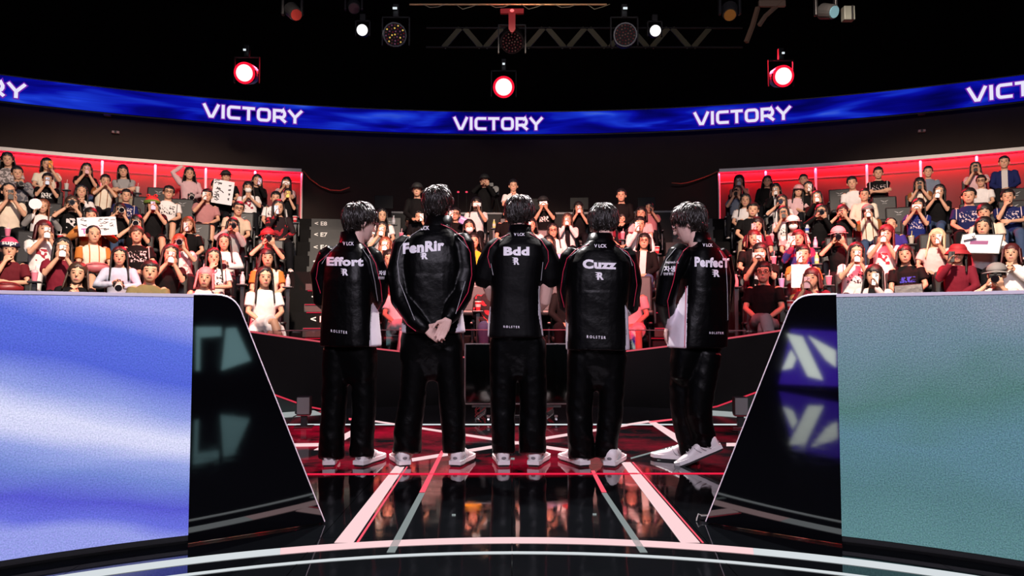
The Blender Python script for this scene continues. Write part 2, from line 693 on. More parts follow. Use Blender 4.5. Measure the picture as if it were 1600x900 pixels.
WALLF = mat('front_wall_black', (0.006, 0.0055, 0.0055, 1), 0.45, spec=0.15, var=0.4, bscale=5)
LOWF = mat('front_wall_lower', (0.020, 0.030, 0.028, 1), 0.3)
n = 96
AA = [-1.0 + 2.0 * i / n for i in range(n + 1)]
cyl = lambda a, r, z: V((math.sin(a) * r, PARC + math.cos(a) * r, z))
mb = MB()
mb.strip([cyl(a, PARR, parapet_low(a)) for a in AA], [cyl(a, PARR, parapet_top(a)) for a in AA])
mb.strip([cyl(a, PARR, parapet_top(a)) for a in AA], [cyl(a, PARR + 0.12, parapet_top(a)) for a in AA])
mb.strip([cyl(a, PARR + 0.12, parapet_top(a)) for a in AA], [cyl(a, PARR + 0.12, 0) for a in AA])
wf = struct('wall_front', mb, WALLF)
mb = MB()
mb.strip([cyl(a, PARR + 0.03, 0) for a in AA], [cyl(a, PARR + 0.03, parapet_low(a)) for a in AA])
build('lower_panel', mb, LOWF, wf)
m = MB()
m.tube([cyl(a, PARR - 0.004, parapet_top(a)) for a in AA], 0.009, 6, round_caps=False)
build('led_edge', m, emitmat('edge_glow', lin(225, 90, 105), 0.8), wf)
for sg in (-1, 1):
    m = MB()
    m.tube([cyl(sg * a, PARR - 0.004, parapet_low(a)) for a in [0.5 + 0.05 * i for i in range(11)]], 0.008, 6, round_caps=False)
    build('led_edge', m, emitmat('edge_glow_red', lin(235, 60, 85), 0.8), wf)
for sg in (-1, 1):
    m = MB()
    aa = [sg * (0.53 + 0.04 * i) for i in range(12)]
    m.strip([cyl(a, PARR - 0.38, 0.003) for a in aa], [cyl(a, PARR + 0.02, 0.003) for a in aa])  # emissive band paints the white glow lying on the floor
    build('painted_floor_glow', m, emitmat('floor_glow_white', lin(168, 174, 174), 0.9), floor)
GLASS = glassmat('balustrade_glass', (0.75, 0.52, 0.54, 1), 0.09)
GT = 0.862
for i in range(12):
    a0, a1 = -0.9 + i * 0.15, -0.9 + (i + 1) * 0.15 - 0.006
    aa = [a0 + (a1 - a0) * k / 4 for k in range(5)]
    if min(parapet_top(a) for a in aa) > GT - 0.02:
        continue
    m = MB()
    lo, hi = [cyl(a, PARR + 0.06, min(parapet_top(a), GT)) for a in aa], [cyl(a, PARR + 0.06, GT) for a in aa]
    m.strip(lo, hi)
    gp = build('glass_pane', m, GLASS, wf)
m = MB()
m.tube([cyl(a, PARR + 0.06, GT) for a in [-0.62 + 1.24 * k / 40 for k in range(41)]], 0.006, 6, round_caps=False)
build('top_rail', m, mat('rail_red_steel', (0.55, 0.25, 0.27, 1), 0.3, metal=0.6), wf)

# ------------------------------------------------------------------ seating tiers
RC, S12 = -5.2 * 1.12, 1.12
T0, RISE, NT = 0.34, 0.39, 9


def RK(k):
    return (14.2 + 0.88 * k) * S12 + 0.1


def TK(k):
    return T0 + RISE * k


def RR(k):
    return RK(k) - 0.62


cy2 = lambda th, r, z: V((math.sin(th) * r, RC + math.cos(th) * r, z))
TH = [R(-40 + 80 * i / 64) for i in range(65)]
for k in range(NT):
    mb = MB()
    r0, r1 = RR(k), (RR(k + 1) if k < NT - 1 else 28.0)
    z0 = TK(k - 1) if k else -0.02
    mb.strip([cy2(t, r0, z0) for t in TH], [cy2(t, r0, TK(k)) for t in TH])
    mb.strip([cy2(t, r0, TK(k)) for t in TH], [cy2(t, r1, TK(k)) for t in TH])
    struct('floor', mb, CONC)
# walkway behind the front wall
mb = MB()
ins = [cyl(-1.5 + 3.0 * i / 40, PARR + 0.1, 0.20) for i in range(41)]
outs = [cy2(R(-30 + 60 * i / 40), RR(0) + 0.01, 0.20) for i in range(41)]
mb.strip(ins, outs)
struct('floor', mb, mat('walkway_red', (0.06, 0.015, 0.018, 1), 0.25))

# ------------------------------------------------------------------ stepped aisles with row signs
SIGNW = mat('sign_white', (0.85, 0.82, 0.78, 1), 0.5)
SIGNP = mat('sign_plate_black', (0.012, 0.012, 0.012, 1), 0.5)
NOSE = emitmat('step_led_red', lin(230, 40, 70), 0.8)


def flat_text(txt, c, right, up, wdt, hgt, mt, name, parent, bold=0.02, origin=None, sp=1.0):
    vs, fs, _ = textmesh(txt, bold, spacing=sp)
    m = MB()
    r_, u_ = V(right).normalized(), V(up).normalized()
    m.add([V(c) + r_ * (p.x - 0.5) * wdt + u_ * (p.y - 0.5) * hgt for p in vs], fs)
    return build(name, m, mt, parent, origin=origin)


def aisle(sg, letter):
    def axis(k):        # left edge of the left aisle, mirrored for the right one
        X = -(2.62 + 0.245 * k)
        return sg * (-X), 0
    root = thing('stepped_aisle', 'dark stepped aisle with white row signs %s of the centre block' % ('left' if sg < 0 else 'right'), 'stairs', (0, 0, 0))
    for k in range(1, NT):
        x0 = -(3.02 + 0.262 * (k - 1))
        xa, xb = x0, x0 + 1.02
        th = math.atan2(x0 + 0.5, RR(k) - 3)
        yk = RC + math.sqrt(RR(k) ** 2 - (x0 + 0.5) ** 2)
        tan = V((math.cos(0.17), math.sin(0.17), 0)) if sg < 0 else V((math.cos(0.17), -math.sin(0.17), 0))
        c = V((sg * -(x0 + 0.5), yk, 0))
        nrm = V((tan.y, -tan.x, 0))        # towards the stage
        M = Matrix((tan, -nrm, V((0, 0, 1)))).transposed().to_4x4()
        za, zb, zc = TK(k - 1), TK(k - 1) + 0.14, TK(k)
        d = MB()
        d.box(c + nrm * 0.22 + V((0, 0, (za + zb) / 2)), (1.0, 0.50, zb - za), M.to_3x3())
        build('half_step', d, STEPM, root)
        d = MB()
        d.box(c + nrm * 0.03 + V((0, 0, (zb + zc) / 2)), (1.0, 0.10, zc - zb), M.to_3x3())
        up = build('step', d, STEPM if k > 4 else CONC, root)
        pc = c + nrm * 0.087 + V((0, 0, (zb + zc) / 2 + 0.01))
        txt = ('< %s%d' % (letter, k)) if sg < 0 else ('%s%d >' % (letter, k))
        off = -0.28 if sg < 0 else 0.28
        flat_text(txt, pc + tan * off, tan, (0, 0, 1), 0.29, 0.098, SIGNW if sg < 0 else mat('sign_white_shaded', (0.3, 0.29, 0.28, 1), 0.5), 'row_number', up)  # right aisle's shade is put into a darker sign colour
        if k < 4:
            d = MB()
            d.box(c + nrm * 0.086 + V((0, 0, zc - 0.012)), (0.98, 0.012, 0.014), M.to_3x3())
            build('led_nosing', d, NOSE, up)
            d = MB()
            d.box(c + nrm * 0.475 + V((0, 0, zb - 0.012)), (0.98, 0.012, 0.014), M.to_3x3())
            build('led_nosing', d, NOSE, up)


aisle(-1, 'E')
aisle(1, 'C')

# row marker of the centre block behind the glass
p = at(1042, 546, 8.75)
t = thing('row_marker', 'dark low marker plate reading D1 behind the glass balustrade', 'sign', (p.x, p.y, 0.20))
mb = MB()
mb.box((0, 0.02, (p.z - 0.20) / 2 + 0.05), (0.34, 0.03, p.z - 0.20 + 0.1), bev=0.005)
build('plate', mb, mat('marker_red_black', (0.03, 0.012, 0.012, 1), 0.4), t)
flat_text('< D1', V((-0.02, 0.003, p.z - 0.2)), (1, 0, 0), (0, 0, 1), 0.19, 0.075, SIGNW, 'row_number', t)

# ------------------------------------------------------------------ back wall, red wall panels, ceiling, ribbon
WR = 24.3
mb = MB()
TB = [R(-62 + 124 * i / 80) for i in range(81)]
mb.strip([cy2(t, WR + 0.3, 0) for t in TB], [cy2(t, WR + 0.3, 6.2) for t in TB])
struct('wall_back', mb, mat('back_wall_brown_black', (0.030, 0.018, 0.014, 1), 0.7, var=0.2, bscale=2, spec=0.2))
mb = MB()
mb.strip([cy2(t, WR + 0.32, 6.2) for t in TB], [cy2(t, WR + 0.32, 9.0) for t in TB])
struct('wall_upper', mb, mat('upper_wall_black', (0.0015, 0.0012, 0.0012, 1), 0.9, spec=0.05))
mb = MB()
mb.box((0, 6, 9.05), (50, 44, 0.1))
struct('ceiling', mb, mat('ceiling_black', (0.003, 0.003, 0.003, 1), 0.8, spec=0.1))
for sx in (-1, 1):
    mb = MB()
    mb.box((sx * 15.0, 0, 4.5), (0.1, 34, 9))
    struct('wall_left' if sx < 0 else 'wall_right', mb, mat('side_wall_black', (0.004, 0.004, 0.004, 1), 0.8, spec=0.1))
mb = MB()
mb.box((0, -9.5, 4.5), (30, 0.1, 9))
struct('wall_stage', mb, mat('side_wall_black', (0.004, 0.004, 0.004, 1), 0.8))

REDW = mat('red_wall_panel', (0.13, 0.003, 0.006, 1), 0.5, spec=0.3, var=0.08, bscale=3)
RAILW = mat('rail_pale', (0.90, 0.87, 0.82, 1), 0.4)
STRIPR = emitmat('wall_led_strip', lin(255, 35, 70), 1.6)
for sg, us in ((-1, [-60, 160, 243, 322, 399, 472]), (1, [1123, 1196, 1274, 1354, 1438, 1526, 1690])):
    ths = []
    for u_ in us:
        pp = atcyl(u_, 262, RC, WR)
        ths.append(math.atan2(pp.x, pp.y - RC))
    z0, z1 = TK(8) - 0.02, 4.81
    root = bpy.data.objects.new('wall_left' if sg < 0 else 'wall_right', None)
    COL.objects.link(root)
    root['kind'] = 'structure'
    for i in range(len(ths) - 1):
        a0, a1 = ths[i] + 0.0006, ths[i + 1] - 0.0006
        aa = [a0 + (a1 - a0) * k / 6 for k in range(7)]
        m = MB()
        m.strip([cy2(a, WR, z0) for a in aa], [cy2(a, WR, z1 - 0.04) for a in aa])
        build('wall_panel', m, REDW, root)
        m = MB()
        m.strip([cy2(a, WR - 0.012, z1 - 0.28) for a in aa], [cy2(a, WR - 0.012, z1 - 0.255) for a in aa])
        build('led_line', m, emitmat('wall_led_line', lin(255, 70, 90), 1.0), root)
    for i, a in enumerate(ths):
        m = MB()
        m.tube([cy2(a, WR - 0.03, z0), cy2(a, WR - 0.03, z1)], 0.028, 6, round_caps=False)
        build('post', m, RAILW, root)
    aa = [ths[0] + (ths[-1] - ths[0]) * k / 40 for k in range(41)]
    m = MB()
    for a, b in zip(aa[:-1], aa[1:]):
        for (ra, za), (rb, zb) in (((WR - 0.16, z1 - 0.03), (WR - 0.16, z1 + 0.05)), ((WR - 0.16, z1 + 0.05), (WR + 0.1, z1 + 0.05)), ((WR - 0.16, z1 - 0.03), (WR + 0.1, z1 - 0.03))):
            m.add([cy2(a, ra, za), cy2(b, ra, za), cy2(b, rb, zb), cy2(a, rb, zb)], [(0, 1, 2, 3)])
    build('top_rail', m, RAILW, root)
    m = MB()
    m.strip([cy2(a, WR - 0.14, z1 - 0.036) for a in aa], [cy2(a, WR - 0.02, z1 - 0.036) for a in aa])
    build('led_strip', m, STRIPR, root)
    # the lamps of the strip
    for k in range(5):
        a = ths[0] + (ths[-1] - ths[0]) * (k + 0.5) / 5
        pl = cy2(a, WR - 0.09, z1 - 0.045)
        l = area('wall_strip_lamp', pl, cy2(a, WR + 0.1, z1 - 1.0), 60, (1, 0.02, 0.06), abs(ths[-1] - ths[0]) * WR / 5, 0.03)
        l.rotation_euler = (R(4), 0, -a)

# swagged cords at the inner ends of the red walls
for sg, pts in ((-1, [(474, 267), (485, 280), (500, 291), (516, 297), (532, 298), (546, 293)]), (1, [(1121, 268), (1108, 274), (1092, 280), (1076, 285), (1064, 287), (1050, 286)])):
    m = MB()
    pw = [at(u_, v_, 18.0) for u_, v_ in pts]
    m.tube(pw, 0.016, 5)  # red light on the cord is put into its base colour
    tag(build('barrier_cord', m, mat('cord_red_lit', (0.5, 0.10, 0.06, 1), 0.6), smooth=True), 'red-lit cord sagging from the inner end of the %s red wall' % ('left' if sg < 0 else 'right'), 'cord')

# LED ribbon with VICTORY
RBC, RBR = -6.6, 24.9
rz0, rz1 = 5.91, 6.49
ribm = bpy.data.materials.new('ribbon_screen')
nt, N, L = nodes(ribm)
N.remove(N['Principled BSDF'])
uv = N.new('ShaderNodeUVMap')
mp = N.new('ShaderNodeMapping')
mp.inputs['Scale'].default_value = (0.30, 0.9, 1)
mp.inputs['Rotation'].default_value = (0, 0, -0.25)
L.new(uv.outputs[0], mp.inputs[0])
nz = N.new('ShaderNodeTexNoise')
nz.inputs['Scale'].default_value = 1.5
nz.inputs['Detail'].default_value = 2.5
nz.inputs['Distortion'].default_value = 0.6
L.new(mp.outputs[0], nz.inputs['Vector'])
rp = N.new('ShaderNodeValToRGB')
els = rp.color_ramp.elements
els[0].position, els[0].color = 0.30, lin(3, 3, 70)
els[1].position, els[1].color = 0.80, lin(80, 120, 225)
for ps, c in ((0.44, lin(6, 6, 122)), (0.55, lin(10, 16, 165)), (0.67, lin(26, 58, 212))):
    e = els.new(ps)
    e.color = c
L.new(nz.outputs['Fac'], rp.inputs[0])
mp2 = N.new('ShaderNodeMapping')
mp2.inputs['Scale'].default_value = (0.8, 22, 1)
L.new(uv.outputs[0], mp2.inputs[0])
n2 = N.new('ShaderNodeTexNoise')
n2.inputs['Scale'].default_value = 1.2
n2.inputs['Detail'].default_value = 3
L.new(mp2.outputs[0], n2.inputs['Vector'])
mr = N.new('ShaderNodeMapRange')
mr.inputs[3].default_value, mr.inputs[4].default_value = 0.6, 1.3
L.new(n2.outputs['Fac'], mr.inputs[0])
em = N.new('ShaderNodeEmission')
L.new(rp.outputs[0], em.inputs[0])
L.new(mr.outputs[0], em.inputs[1])
L.new(em.outputs[0], N['Material Output'].inputs[0])
rib_root = thing('led_ribbon', 'curved blue LED ribbon screen repeating VICTORY above the audience', 'screen', (0, RBC + RBR, rz0))
TR = [R(-36 + 72 * i / 96) for i in range(97)]
ro = V((0, RBC + RBR, rz0))
rcy = lambda th, r, z: V((math.sin(th) * r, RBC + math.cos(th) * r, z))
mb = MB()
mb.strip([rcy(t, RBR, rz0) for t in TR], [rcy(t, RBR, rz1) for t in TR])
rs = build('screen', mb, ribm, rib_root, origin=ro)
uvl = rs.data.uv_layers.new(name='UVMap')
for lp in rs.data.loops:
    q_ = rs.data.vertices[lp.vertex_index].co + ro
    uvl.data[lp.index].uv = (math.atan2(q_.x, q_.y - RBC) * RBR + 17.3, (q_.z - rz0) / (rz1 - rz0))
mb = MB()
for zz in (rz0 - 0.02, rz1 + 0.02):
    mb.tube([rcy(t, RBR + 0.02, zz) for t in TR], 0.02, 5, round_caps=False)
build('frame', mb, BLACK, rib_root, origin=ro)
LETM = emitmat('ribbon_letter', lin(232, 228, 250), 1.0)
GLOWM = emitmat('ribbon_letter_edge', lin(120, 40, 190), 0.8)
for uc, vc in ((778, 190), (396, 173), (1158, 176), (None, -1), (None, 1)):
    if uc is not None:
        pp = atcyl(uc, vc, RBC, RBR)
        ac = math.atan2(pp.x, pp.y - RBC)
    else:
        ac = vc * 14.2 * PI / 90 - 0.008
        ac = (-29.0 if vc < 0 else 27.6) * PI / 180
    gap, H, th = 0.046, 0.345, 0.072
    tot = sum(GW[c] * 0.258 for c in 'VICTORY') + gap * 6
    x = -tot / 2
    for ch in 'VICTORY':
        wd = GW[ch] * 0.258
        for nm, tk, rad, mt in (('letter', th, RBR - 0.02, LETM), ('letter_edge', th + 0.05, RBR - 0.008, GLOWM)):
            gr = (tk - th) / 2
            vs, fs = glyph(ch, wd + 2 * gr, H + 2 * gr, tk)
            m = MB()
            m.add([rcy(ac + (x - gr + p.x) / RBR, rad, (rz0 + rz1) / 2 - 0.02 - H / 2 - gr + p.y) for p in vs], fs)
            build(nm, m, mt, rib_root, origin=ro)
        x += wd + gap

# small boxes on the dark wall under the ribbon
for i, (u_, v_, wd, ht, lb) in enumerate(((168, 177, 0.15, 0.14, 'small pale wall box under the left part of the ribbon'), (181, 207, 0.16, 0.06, 'small dim wall plate below the left wall box'),
                           (1440, 175, 0.15, 0.14, 'small pinkish wall box under the right part of the ribbon'), (1440, 205, 0.16, 0.06, 'small dim wall plate below the right wall box'))):
    pp = atcyl(u_, v_, RC, WR + 0.22)
    a = math.atan2(pp.x, pp.y - RC)
    t = thing('wall_box', lb, 'wall fitting', pp, -a)
    m = MB()
    m.box((0, 0, 0), (wd, 0.12, ht), bev=0.01)
    build('case', m, mat('wall_box_pale', (0.5, 0.3, 0.28, 1), 0.5), t)
    m = MB()
    m.tube([(0, -0.062, 0), (0, -0.068, 0)], 0.03, 10, round_caps=False)
    build('grille', m, BLACK, t)
# ------------------------------------------------------------------ player desks with LED fronts
DR = 3.33


def screen_material(name, stops, sx, sy, tilt, dist, noise_amt, nscale):
    m = bpy.data.materials.new(name)
    nt, N, L = nodes(m)
    N.remove(N['Principled BSDF'])
    uv = N.new('ShaderNodeUVMap')
    mp = N.new('ShaderNodeMapping')
    mp.inputs['Scale'].default_value = (sx, sy, 1)
    L.new(uv.outputs[0], mp.inputs[0])
    nz = N.new('ShaderNodeTexNoise')
    nz.inputs['Scale'].default_value = 1.0
    nz.inputs['Detail'].default_value = 2.0
    nz.inputs['Distortion'].default_value = 0.5
    L.new(mp.outputs[0], nz.inputs['Vector'])
    sep = N.new('ShaderNodeSeparateXYZ')
    L.new(uv.outputs[0], sep.inputs[0])
    a = N.new('ShaderNodeMath')
    a.operation = 'MULTIPLY_ADD'
    a.inputs[1].default_value = tilt
    L.new(sep.outputs['X'], a.inputs[0])
    L.new(sep.outputs['Y'], a.inputs[2])
    b = N.new('ShaderNodeMath')
    b.operation = 'MULTIPLY_ADD'
    b.inputs[1].default_value = dist
    L.new(nz.outputs['Fac'], b.inputs[0])
    L.new(a.outputs[0], b.inputs[2])
    c = N.new('ShaderNodeMath')
    c.operation = 'SUBTRACT'
    c.inputs[1].default_value = dist * 0.5
    L.new(b.outputs[0], c.inputs[0])
    rp = N.new('ShaderNodeValToRGB')
    els = rp.color_ramp.elements
    els[0].position, els[0].color = stops[0][0], lin(*stops[0][1])
    els[1].position, els[1].color = stops[-1][0], lin(*stops[-1][1])
    for p_, c_ in stops[1:-1]:
        e = els.new(p_)
        e.color = lin(*c_)
    L.new(c.outputs[0], rp.inputs[0])
    # the single diodes
    wn = N.new('ShaderNodeTexNoise')
    wn.inputs['Scale'].default_value = nscale
    wn.inputs['Detail'].default_value = 1
    L.new(uv.outputs[0], wn.inputs['Vector'])
    mr = N.new('ShaderNodeMapRange')
    mr.inputs[1].default_value, mr.inputs[2].default_value = 0.25, 0.75
    mr.inputs[3].default_value, mr.inputs[4].default_value = 1 - noise_amt, 1 + noise_amt
    L.new(wn.outputs['Fac'], mr.inputs[0])
    wc = N.new('ShaderNodeMix')
    wc.data_type = 'RGBA'
    wc.blend_type = 'OVERLAY'
    wc.inputs[0].default_value = 0.12
    L.new(rp.outputs[0], wc.inputs[6])
    L.new(wn.outputs['Color'], wc.inputs[7])
    em = N.new('ShaderNodeEmission')
    L.new(wc.outputs[2], em.inputs[0])
    L.new(mr.outputs[0], em.inputs[1])
    L.new(em.outputs[0], N['Material Output'].inputs[0])
    return m


SCR_L = screen_material('desk_screen_blue', [(0.0, (150, 158, 232)), (0.05, (104, 112, 220)), (0.13, (88, 90, 206)), (0.24, (118, 138, 212)), (0.31, (150, 164, 228)), (0.37, (212, 214, 247)), (0.42, (218, 220, 250)),
                                            (0.52, (146, 160, 228)), (0.64, (84, 102, 214)), (0.78, (92, 112, 220)), (0.90, (160, 164, 234))], 1.1, 2.6, -0.20, 0.24, 0.20, 170)
SCR_R = screen_material('desk_screen_teal', [(0.0, (92, 132, 138)), (0.25, (86, 124, 132)), (0.45, (92, 130, 146)), (0.6, (84, 122, 122)), (0.8, (108, 134, 150)), (1.0, (128, 142, 160))], 1.6, 2.2, 0.10, 0.7, 0.34, 190)
GLOSSBLACK.node_tree.nodes['Principled BSDF'].inputs['IOR'].default_value = 1.9
RIMM = mat('desk_rim', (0.80, 0.74, 0.82, 1), 0.35, metal=0.1)


def desk(sg, th_scr, tipu, tipv, label, scr):
    pc = lambda a, r, z: V((sg * math.sin(a) * r, math.cos(a) * r, z))
    tip = atz(tipu, tipv)
    root = thing('player_desk', label, 'desk', pc(th_scr, DR, 0))
    o = root.location.copy()
    a1, a0 = th_scr, R(62)
    ZT = 1.062
    aa = [a1 + (a0 - a1) * i / 24 for i in range(25)]
    m = MB()
    for ra, za, rb, zb in ((DR, ZT, DR + 0.30, ZT), (DR + 0.30, ZT, DR + 0.30, 0.05), (DR, 0.02, DR + 0.30, 0.02), (DR, 0.02, DR, ZT)):
        m.strip([pc(a, ra + (0.006 if ra == DR and rb == DR else 0), za) for a in aa], [pc(a, rb + (0.006 if ra == DR and rb == DR else 0), zb) for a in aa])
    build('cabinet', m, BLACK, root, origin=o)
    m = MB()
    m.strip([pc(a, DR + 0.03, 0.0) for a in aa], [pc(a, DR + 0.03, 0.04) for a in aa])
    build('plinth', m, BLACK, root, origin=o)
    m = MB()
    n_ = 24
    m.strip([pc(a, DR, 0.042) for a in aa], [pc(a, DR, ZT - 0.012) for a in aa])
    s = build('screen', m, scr, root, origin=o)
    uvl = s.data.uv_layers.new(name='UVMap')
    for lp in s.data.loops:
        p = s.data.vertices[lp.vertex_index].co + o
        uvl.data[lp.index].uv = ((math.atan2(abs(p.x), p.y) - a1) * DR, p.z / ZT)
    # top trim
    m = MB()
    for ra, za, rb, zb in ((DR - 0.008, ZT - 0.010, DR - 0.008, ZT + 0.004), (DR - 0.008, ZT + 0.004, DR + 0.02, ZT + 0.004)):
        m.strip([pc(a, ra, za) for a in aa], [pc(a, rb, zb) for a in aa])
    build('top_trim', m, RIMM, root, origin=o)
    # flat glossy end panel: from the screen's edge to the tip on the floor
    A = pc(a1, DR, 0)
    B = V((tip.x, tip.y, 0))
    ex = (B - A).normalized()
    Wd = (B - A).length
    nrm = V((ex.y, -ex.x, 0))
    if nrm.y > 0:
        nrm = -nrm
    top_w = Wd * 0.285
    rc = 0.075
    dv = V((Wd - top_w, -(ZT - 0.01))).normalized() if False else None
    prof = [(0, 0.008), (Wd, 0.008)]
    # rounded corner between the sloped edge and the top
    c0 = V((top_w, ZT, 0))
    d1 = (V((Wd, 0.0, 0)) - c0).normalized()
    d2 = V((-1, 0, 0))
    p1, p2 = c0 + d1 * rc, c0 + d2 * rc
    crn = []
    for i in range(7):
        t = i / 6
        crn.append(p1 * (1 - t) ** 2 + c0 * 2 * t * (1 - t) + p2 * t ** 2)
    prof += [(p.x, p.y) for p in crn] + [(0, ZT)]
    P3 = lambda p, k: A + ex * p[0] + V((0, 0, p[1])) + nrm * k
    m = MB()
    m.loft([[P3(p, -0.05) for p in prof], [P3(p, 0.0) for p in prof]])
    build('end_panel', m, GLOSSBLACK, root, origin=o)
    m = MB()
    pts = [P3(p, -0.012) for p in prof[1:]]
    m.tube(pts, 0.0075, 6, round_caps=False)
    build('edge_trim', m, RIMM, root, origin=o)
    return A, ex, nrm


DESKS = [desk(-1, R(24.35), 507, 819, 'left player desk with a glowing blue LED front and glossy black slanted end', SCR_L),
         desk(1, R(24.75), 1103, 819, 'right player desk with a teal grey LED front and glossy black slanted end', SCR_R)]
# dull clamp on the foot of the right desk end
p = atz(1102, 812)
t = thing('cable_clamp', 'small dull clamp with cord at the foot of the right desk end', 'clamp', p)
m = MB()
m.box((0, 0, 0.012), (0.05, 0.03, 0.022), bev=0.004)
build('block', m, DARK, t)
m = MB()
m.tube([(-0.02, 0, 0.02), (-0.035, -0.01, 0.03), (-0.045, -0.02, 0.012), (-0.05, -0.03, 0.004)], 0.003, 5)
build('cord', m, mat('cord_grey', (0.3, 0.3, 0.28, 1), 0.6), t)

# big screen behind the camera: it is seen as letters mirrored in the desk ends
SW = thing('stage_screen', 'dark screen behind the camera seen only as letters mirrored in the desk ends', 'screen', (0, -2.1, 0))
m = MB()
m.box((0, -0.06, 1.3), (13, 0.08, 2.6))
build('panel', m, mat('stage_screen_black', (0.002, 0.002, 0.004, 1), 0.6), SW)
TEAL = emitmat('stage_letter_teal', lin(92, 122, 126), 6.5)
PALE = emitmat('stage_letter_pale', lin(205, 214, 208), 6.5)
VIOL = emitmat('stage_letter_violet', lin(70, 40, 190), 3.0)


def mirror_px(dk, u_, v_, Y=-2.08):
    A, ex, nrm = dk
    d = ray(u_, v_)
    o = V((0, 0, CZ))
    t = (A - o).dot(nrm) / d.dot(nrm)
    h = o + d * t
    r = d - nrm * 2 * d.dot(nrm)
    return h + r * ((Y - h.y) / r.y)


def mirrored(dk, polys, mt, nm, back=0.0):
    for P in polys:
        m = MB()
        vs = [mirror_px(dk, u_, v_) - V((0, 4.3 * 0, 0)) for u_, v_ in P]
        vs = [V((q_.x, 0.02 - back, q_.z)) for q_ in vs]
        m.add(vs, [tuple(range(len(vs)))])
        build(nm, m, mt, SW)


mirrored(DESKS[0], [[(306, 511), (346, 511), (346, 525), (306, 528)], [(306, 528), (313, 528), (312, 579), (306, 579)], [(353, 513), (369, 512), (392, 563), (346, 579)]], TEAL, 'letter')
mirrored(DESKS[1], [[(1229, 521), (1254, 526), (1286, 594), (1262, 588)], [(1262, 524), (1306, 548), (1306, 574), (1290, 562)], [(1222, 578), (1236, 546), (1244, 560), (1238, 575)]], PALE, 'letter')
mirrored(DESKS[1], [[(1216, 600), (1234, 514), (1310, 518), (1310, 604)]], VIOL, 'letter_glow', 0.015)

# ------------------------------------------------------------------ stage monitor on its low stand
p = atz(807, 660)
t = thing('stage_monitor', 'black flat monitor on a low cable-hung stand behind the middle player', 'monitor', (p.x, 6.72, 0))
m = MB()
m.box((0, 0, 0.462), (0.985, 0.05, 0.575), bev=0.008)
build('casing', m, BLACK, t)
m = MB()
m.box((0, -0.026, 0.465), (0.955, 0.006, 0.54))
build('screen', m, mat('monitor_glass', (0.004, 0.007, 0.007, 1), 0.06, spec=0.6), t)
m = MB()
for c_, s_ in (((0, -0.028, 0.744), (0.985, 0.008, 0.010)), ((0, -0.028, 0.180), (0.985, 0.008, 0.012)), ((-0.488, -0.028, 0.462), (0.010, 0.008, 0.575)), ((0.488, -0.028, 0.462), (0.010, 0.008, 0.575))):
    m.box(c_, s_)
build('bezel', m, mat('bezel_grey', (0.50, 0.44, 0.45, 1), 0.35, metal=0.3), t)
for sx in (-0.32, 0.32):
    m = MB()
    m.box((sx, 0.0, 0.16), (0.20, 0.10, 0.022), bev=0.004)
    m.box((sx, 0.05, 0.10), (0.06, 0.05, 0.13), bev=0.004)
    lg = build('foot', m, mat('stand_grey', (0.16, 0.16, 0.165, 1), 0.35, metal=0.4), t)
    for k in (-1, 1):
        m = MB()
        m.tube([(sx + k * 0.045, 0.0, 0.028), (sx + k * 0.045 + 0.018, 0.0, 0.028)], 0.027, 12, round_caps=False)
        m.box((sx + k * 0.045 + 0.009, 0, 0.062), (0.03, 0.03, 0.02))
        build('caster', m, CHROME, lg)
    for k in range(5):
        m = MB()
        ph = rnd.random() * 6
        m.tube([(sx + 0.05 * math.sin(ph + j * 0.9) - 0.02, -0.05 + 0.03 * math.cos(ph + j), 0.15 - 0.028 * j) for j in range(6)], 0.005, 5)
        build('cable', m, mat('cable_pale', (0.35, 0.30, 0.30, 1), 0.4) if k % 2 else mat('cable_red', (0.45, 0.04, 0.05, 1), 0.4), lg)
m = MB()
m.box((0, 0.03, 0.055), (0.70, 0.07, 0.02))
build('crossbar', m, DARK, t)

# ------------------------------------------------------------------ small monitor speakers on floor stands
for sg, u_, v_, lb in ((-1, 475, 668, 'grey box speaker on a short post beside the left desk'), (1, 1157, 669, 'grey box speaker on a short post beside the right desk')):
    p = atz(u_, v_)
    t = thing('floor_speaker', lb, 'speaker', p, sg * -0.12)
    m = MB()
    m.box((0, 0, 0.20), (0.118, 0.12, 0.158), bev=0.006)
    b_ = build('cabinet', m, mat('speaker_black', (0.02, 0.02, 0.02, 1), 0.5), t)
    m = MB()
    m.box((0, -0.062, 0.20), (0.108, 0.006, 0.148), bev=0.002)
    build('grille', m, mat('speaker_grille', (0.24, 0.25, 0.24, 1), 0.6, bump=0.6, bscale=400), b_)
    m = MB()
    m.box((0, 0, 0.066), (0.055, 0.05, 0.11), bev=0.004)
    build('post', m, BLACK, t)
    m = MB()
    m.box((0, 0, 0.115), (0.11, 0.10, 0.010))
    build('cradle', m, mat('cradle_red', (0.25, 0.02, 0.03, 1), 0.4), t)
    m = MB()
    m.box((0, 0, 0.008), (0.16, 0.13, 0.014), bev=0.003)
    build('base_plate', m, mat('base_red_black', (0.10, 0.01, 0.015, 1), 0.35), t)
    m = MB()
    m.tube([(-0.055 * -sg * -1, 0.02, 0.16), (sg * 0.09, 0.0, 0.10), (sg * 0.14, -0.03, 0.04), (sg * 0.22, -0.05, 0.006)], 0.0045, 6)
    build('cable', m, BLACK, t)
    m = MB()
    m.ell((sg * 0.068, 0.0, 0.135), (0.016, 0.016, 0.016), 10, 6)
    build('knob', m, BLACK, t)

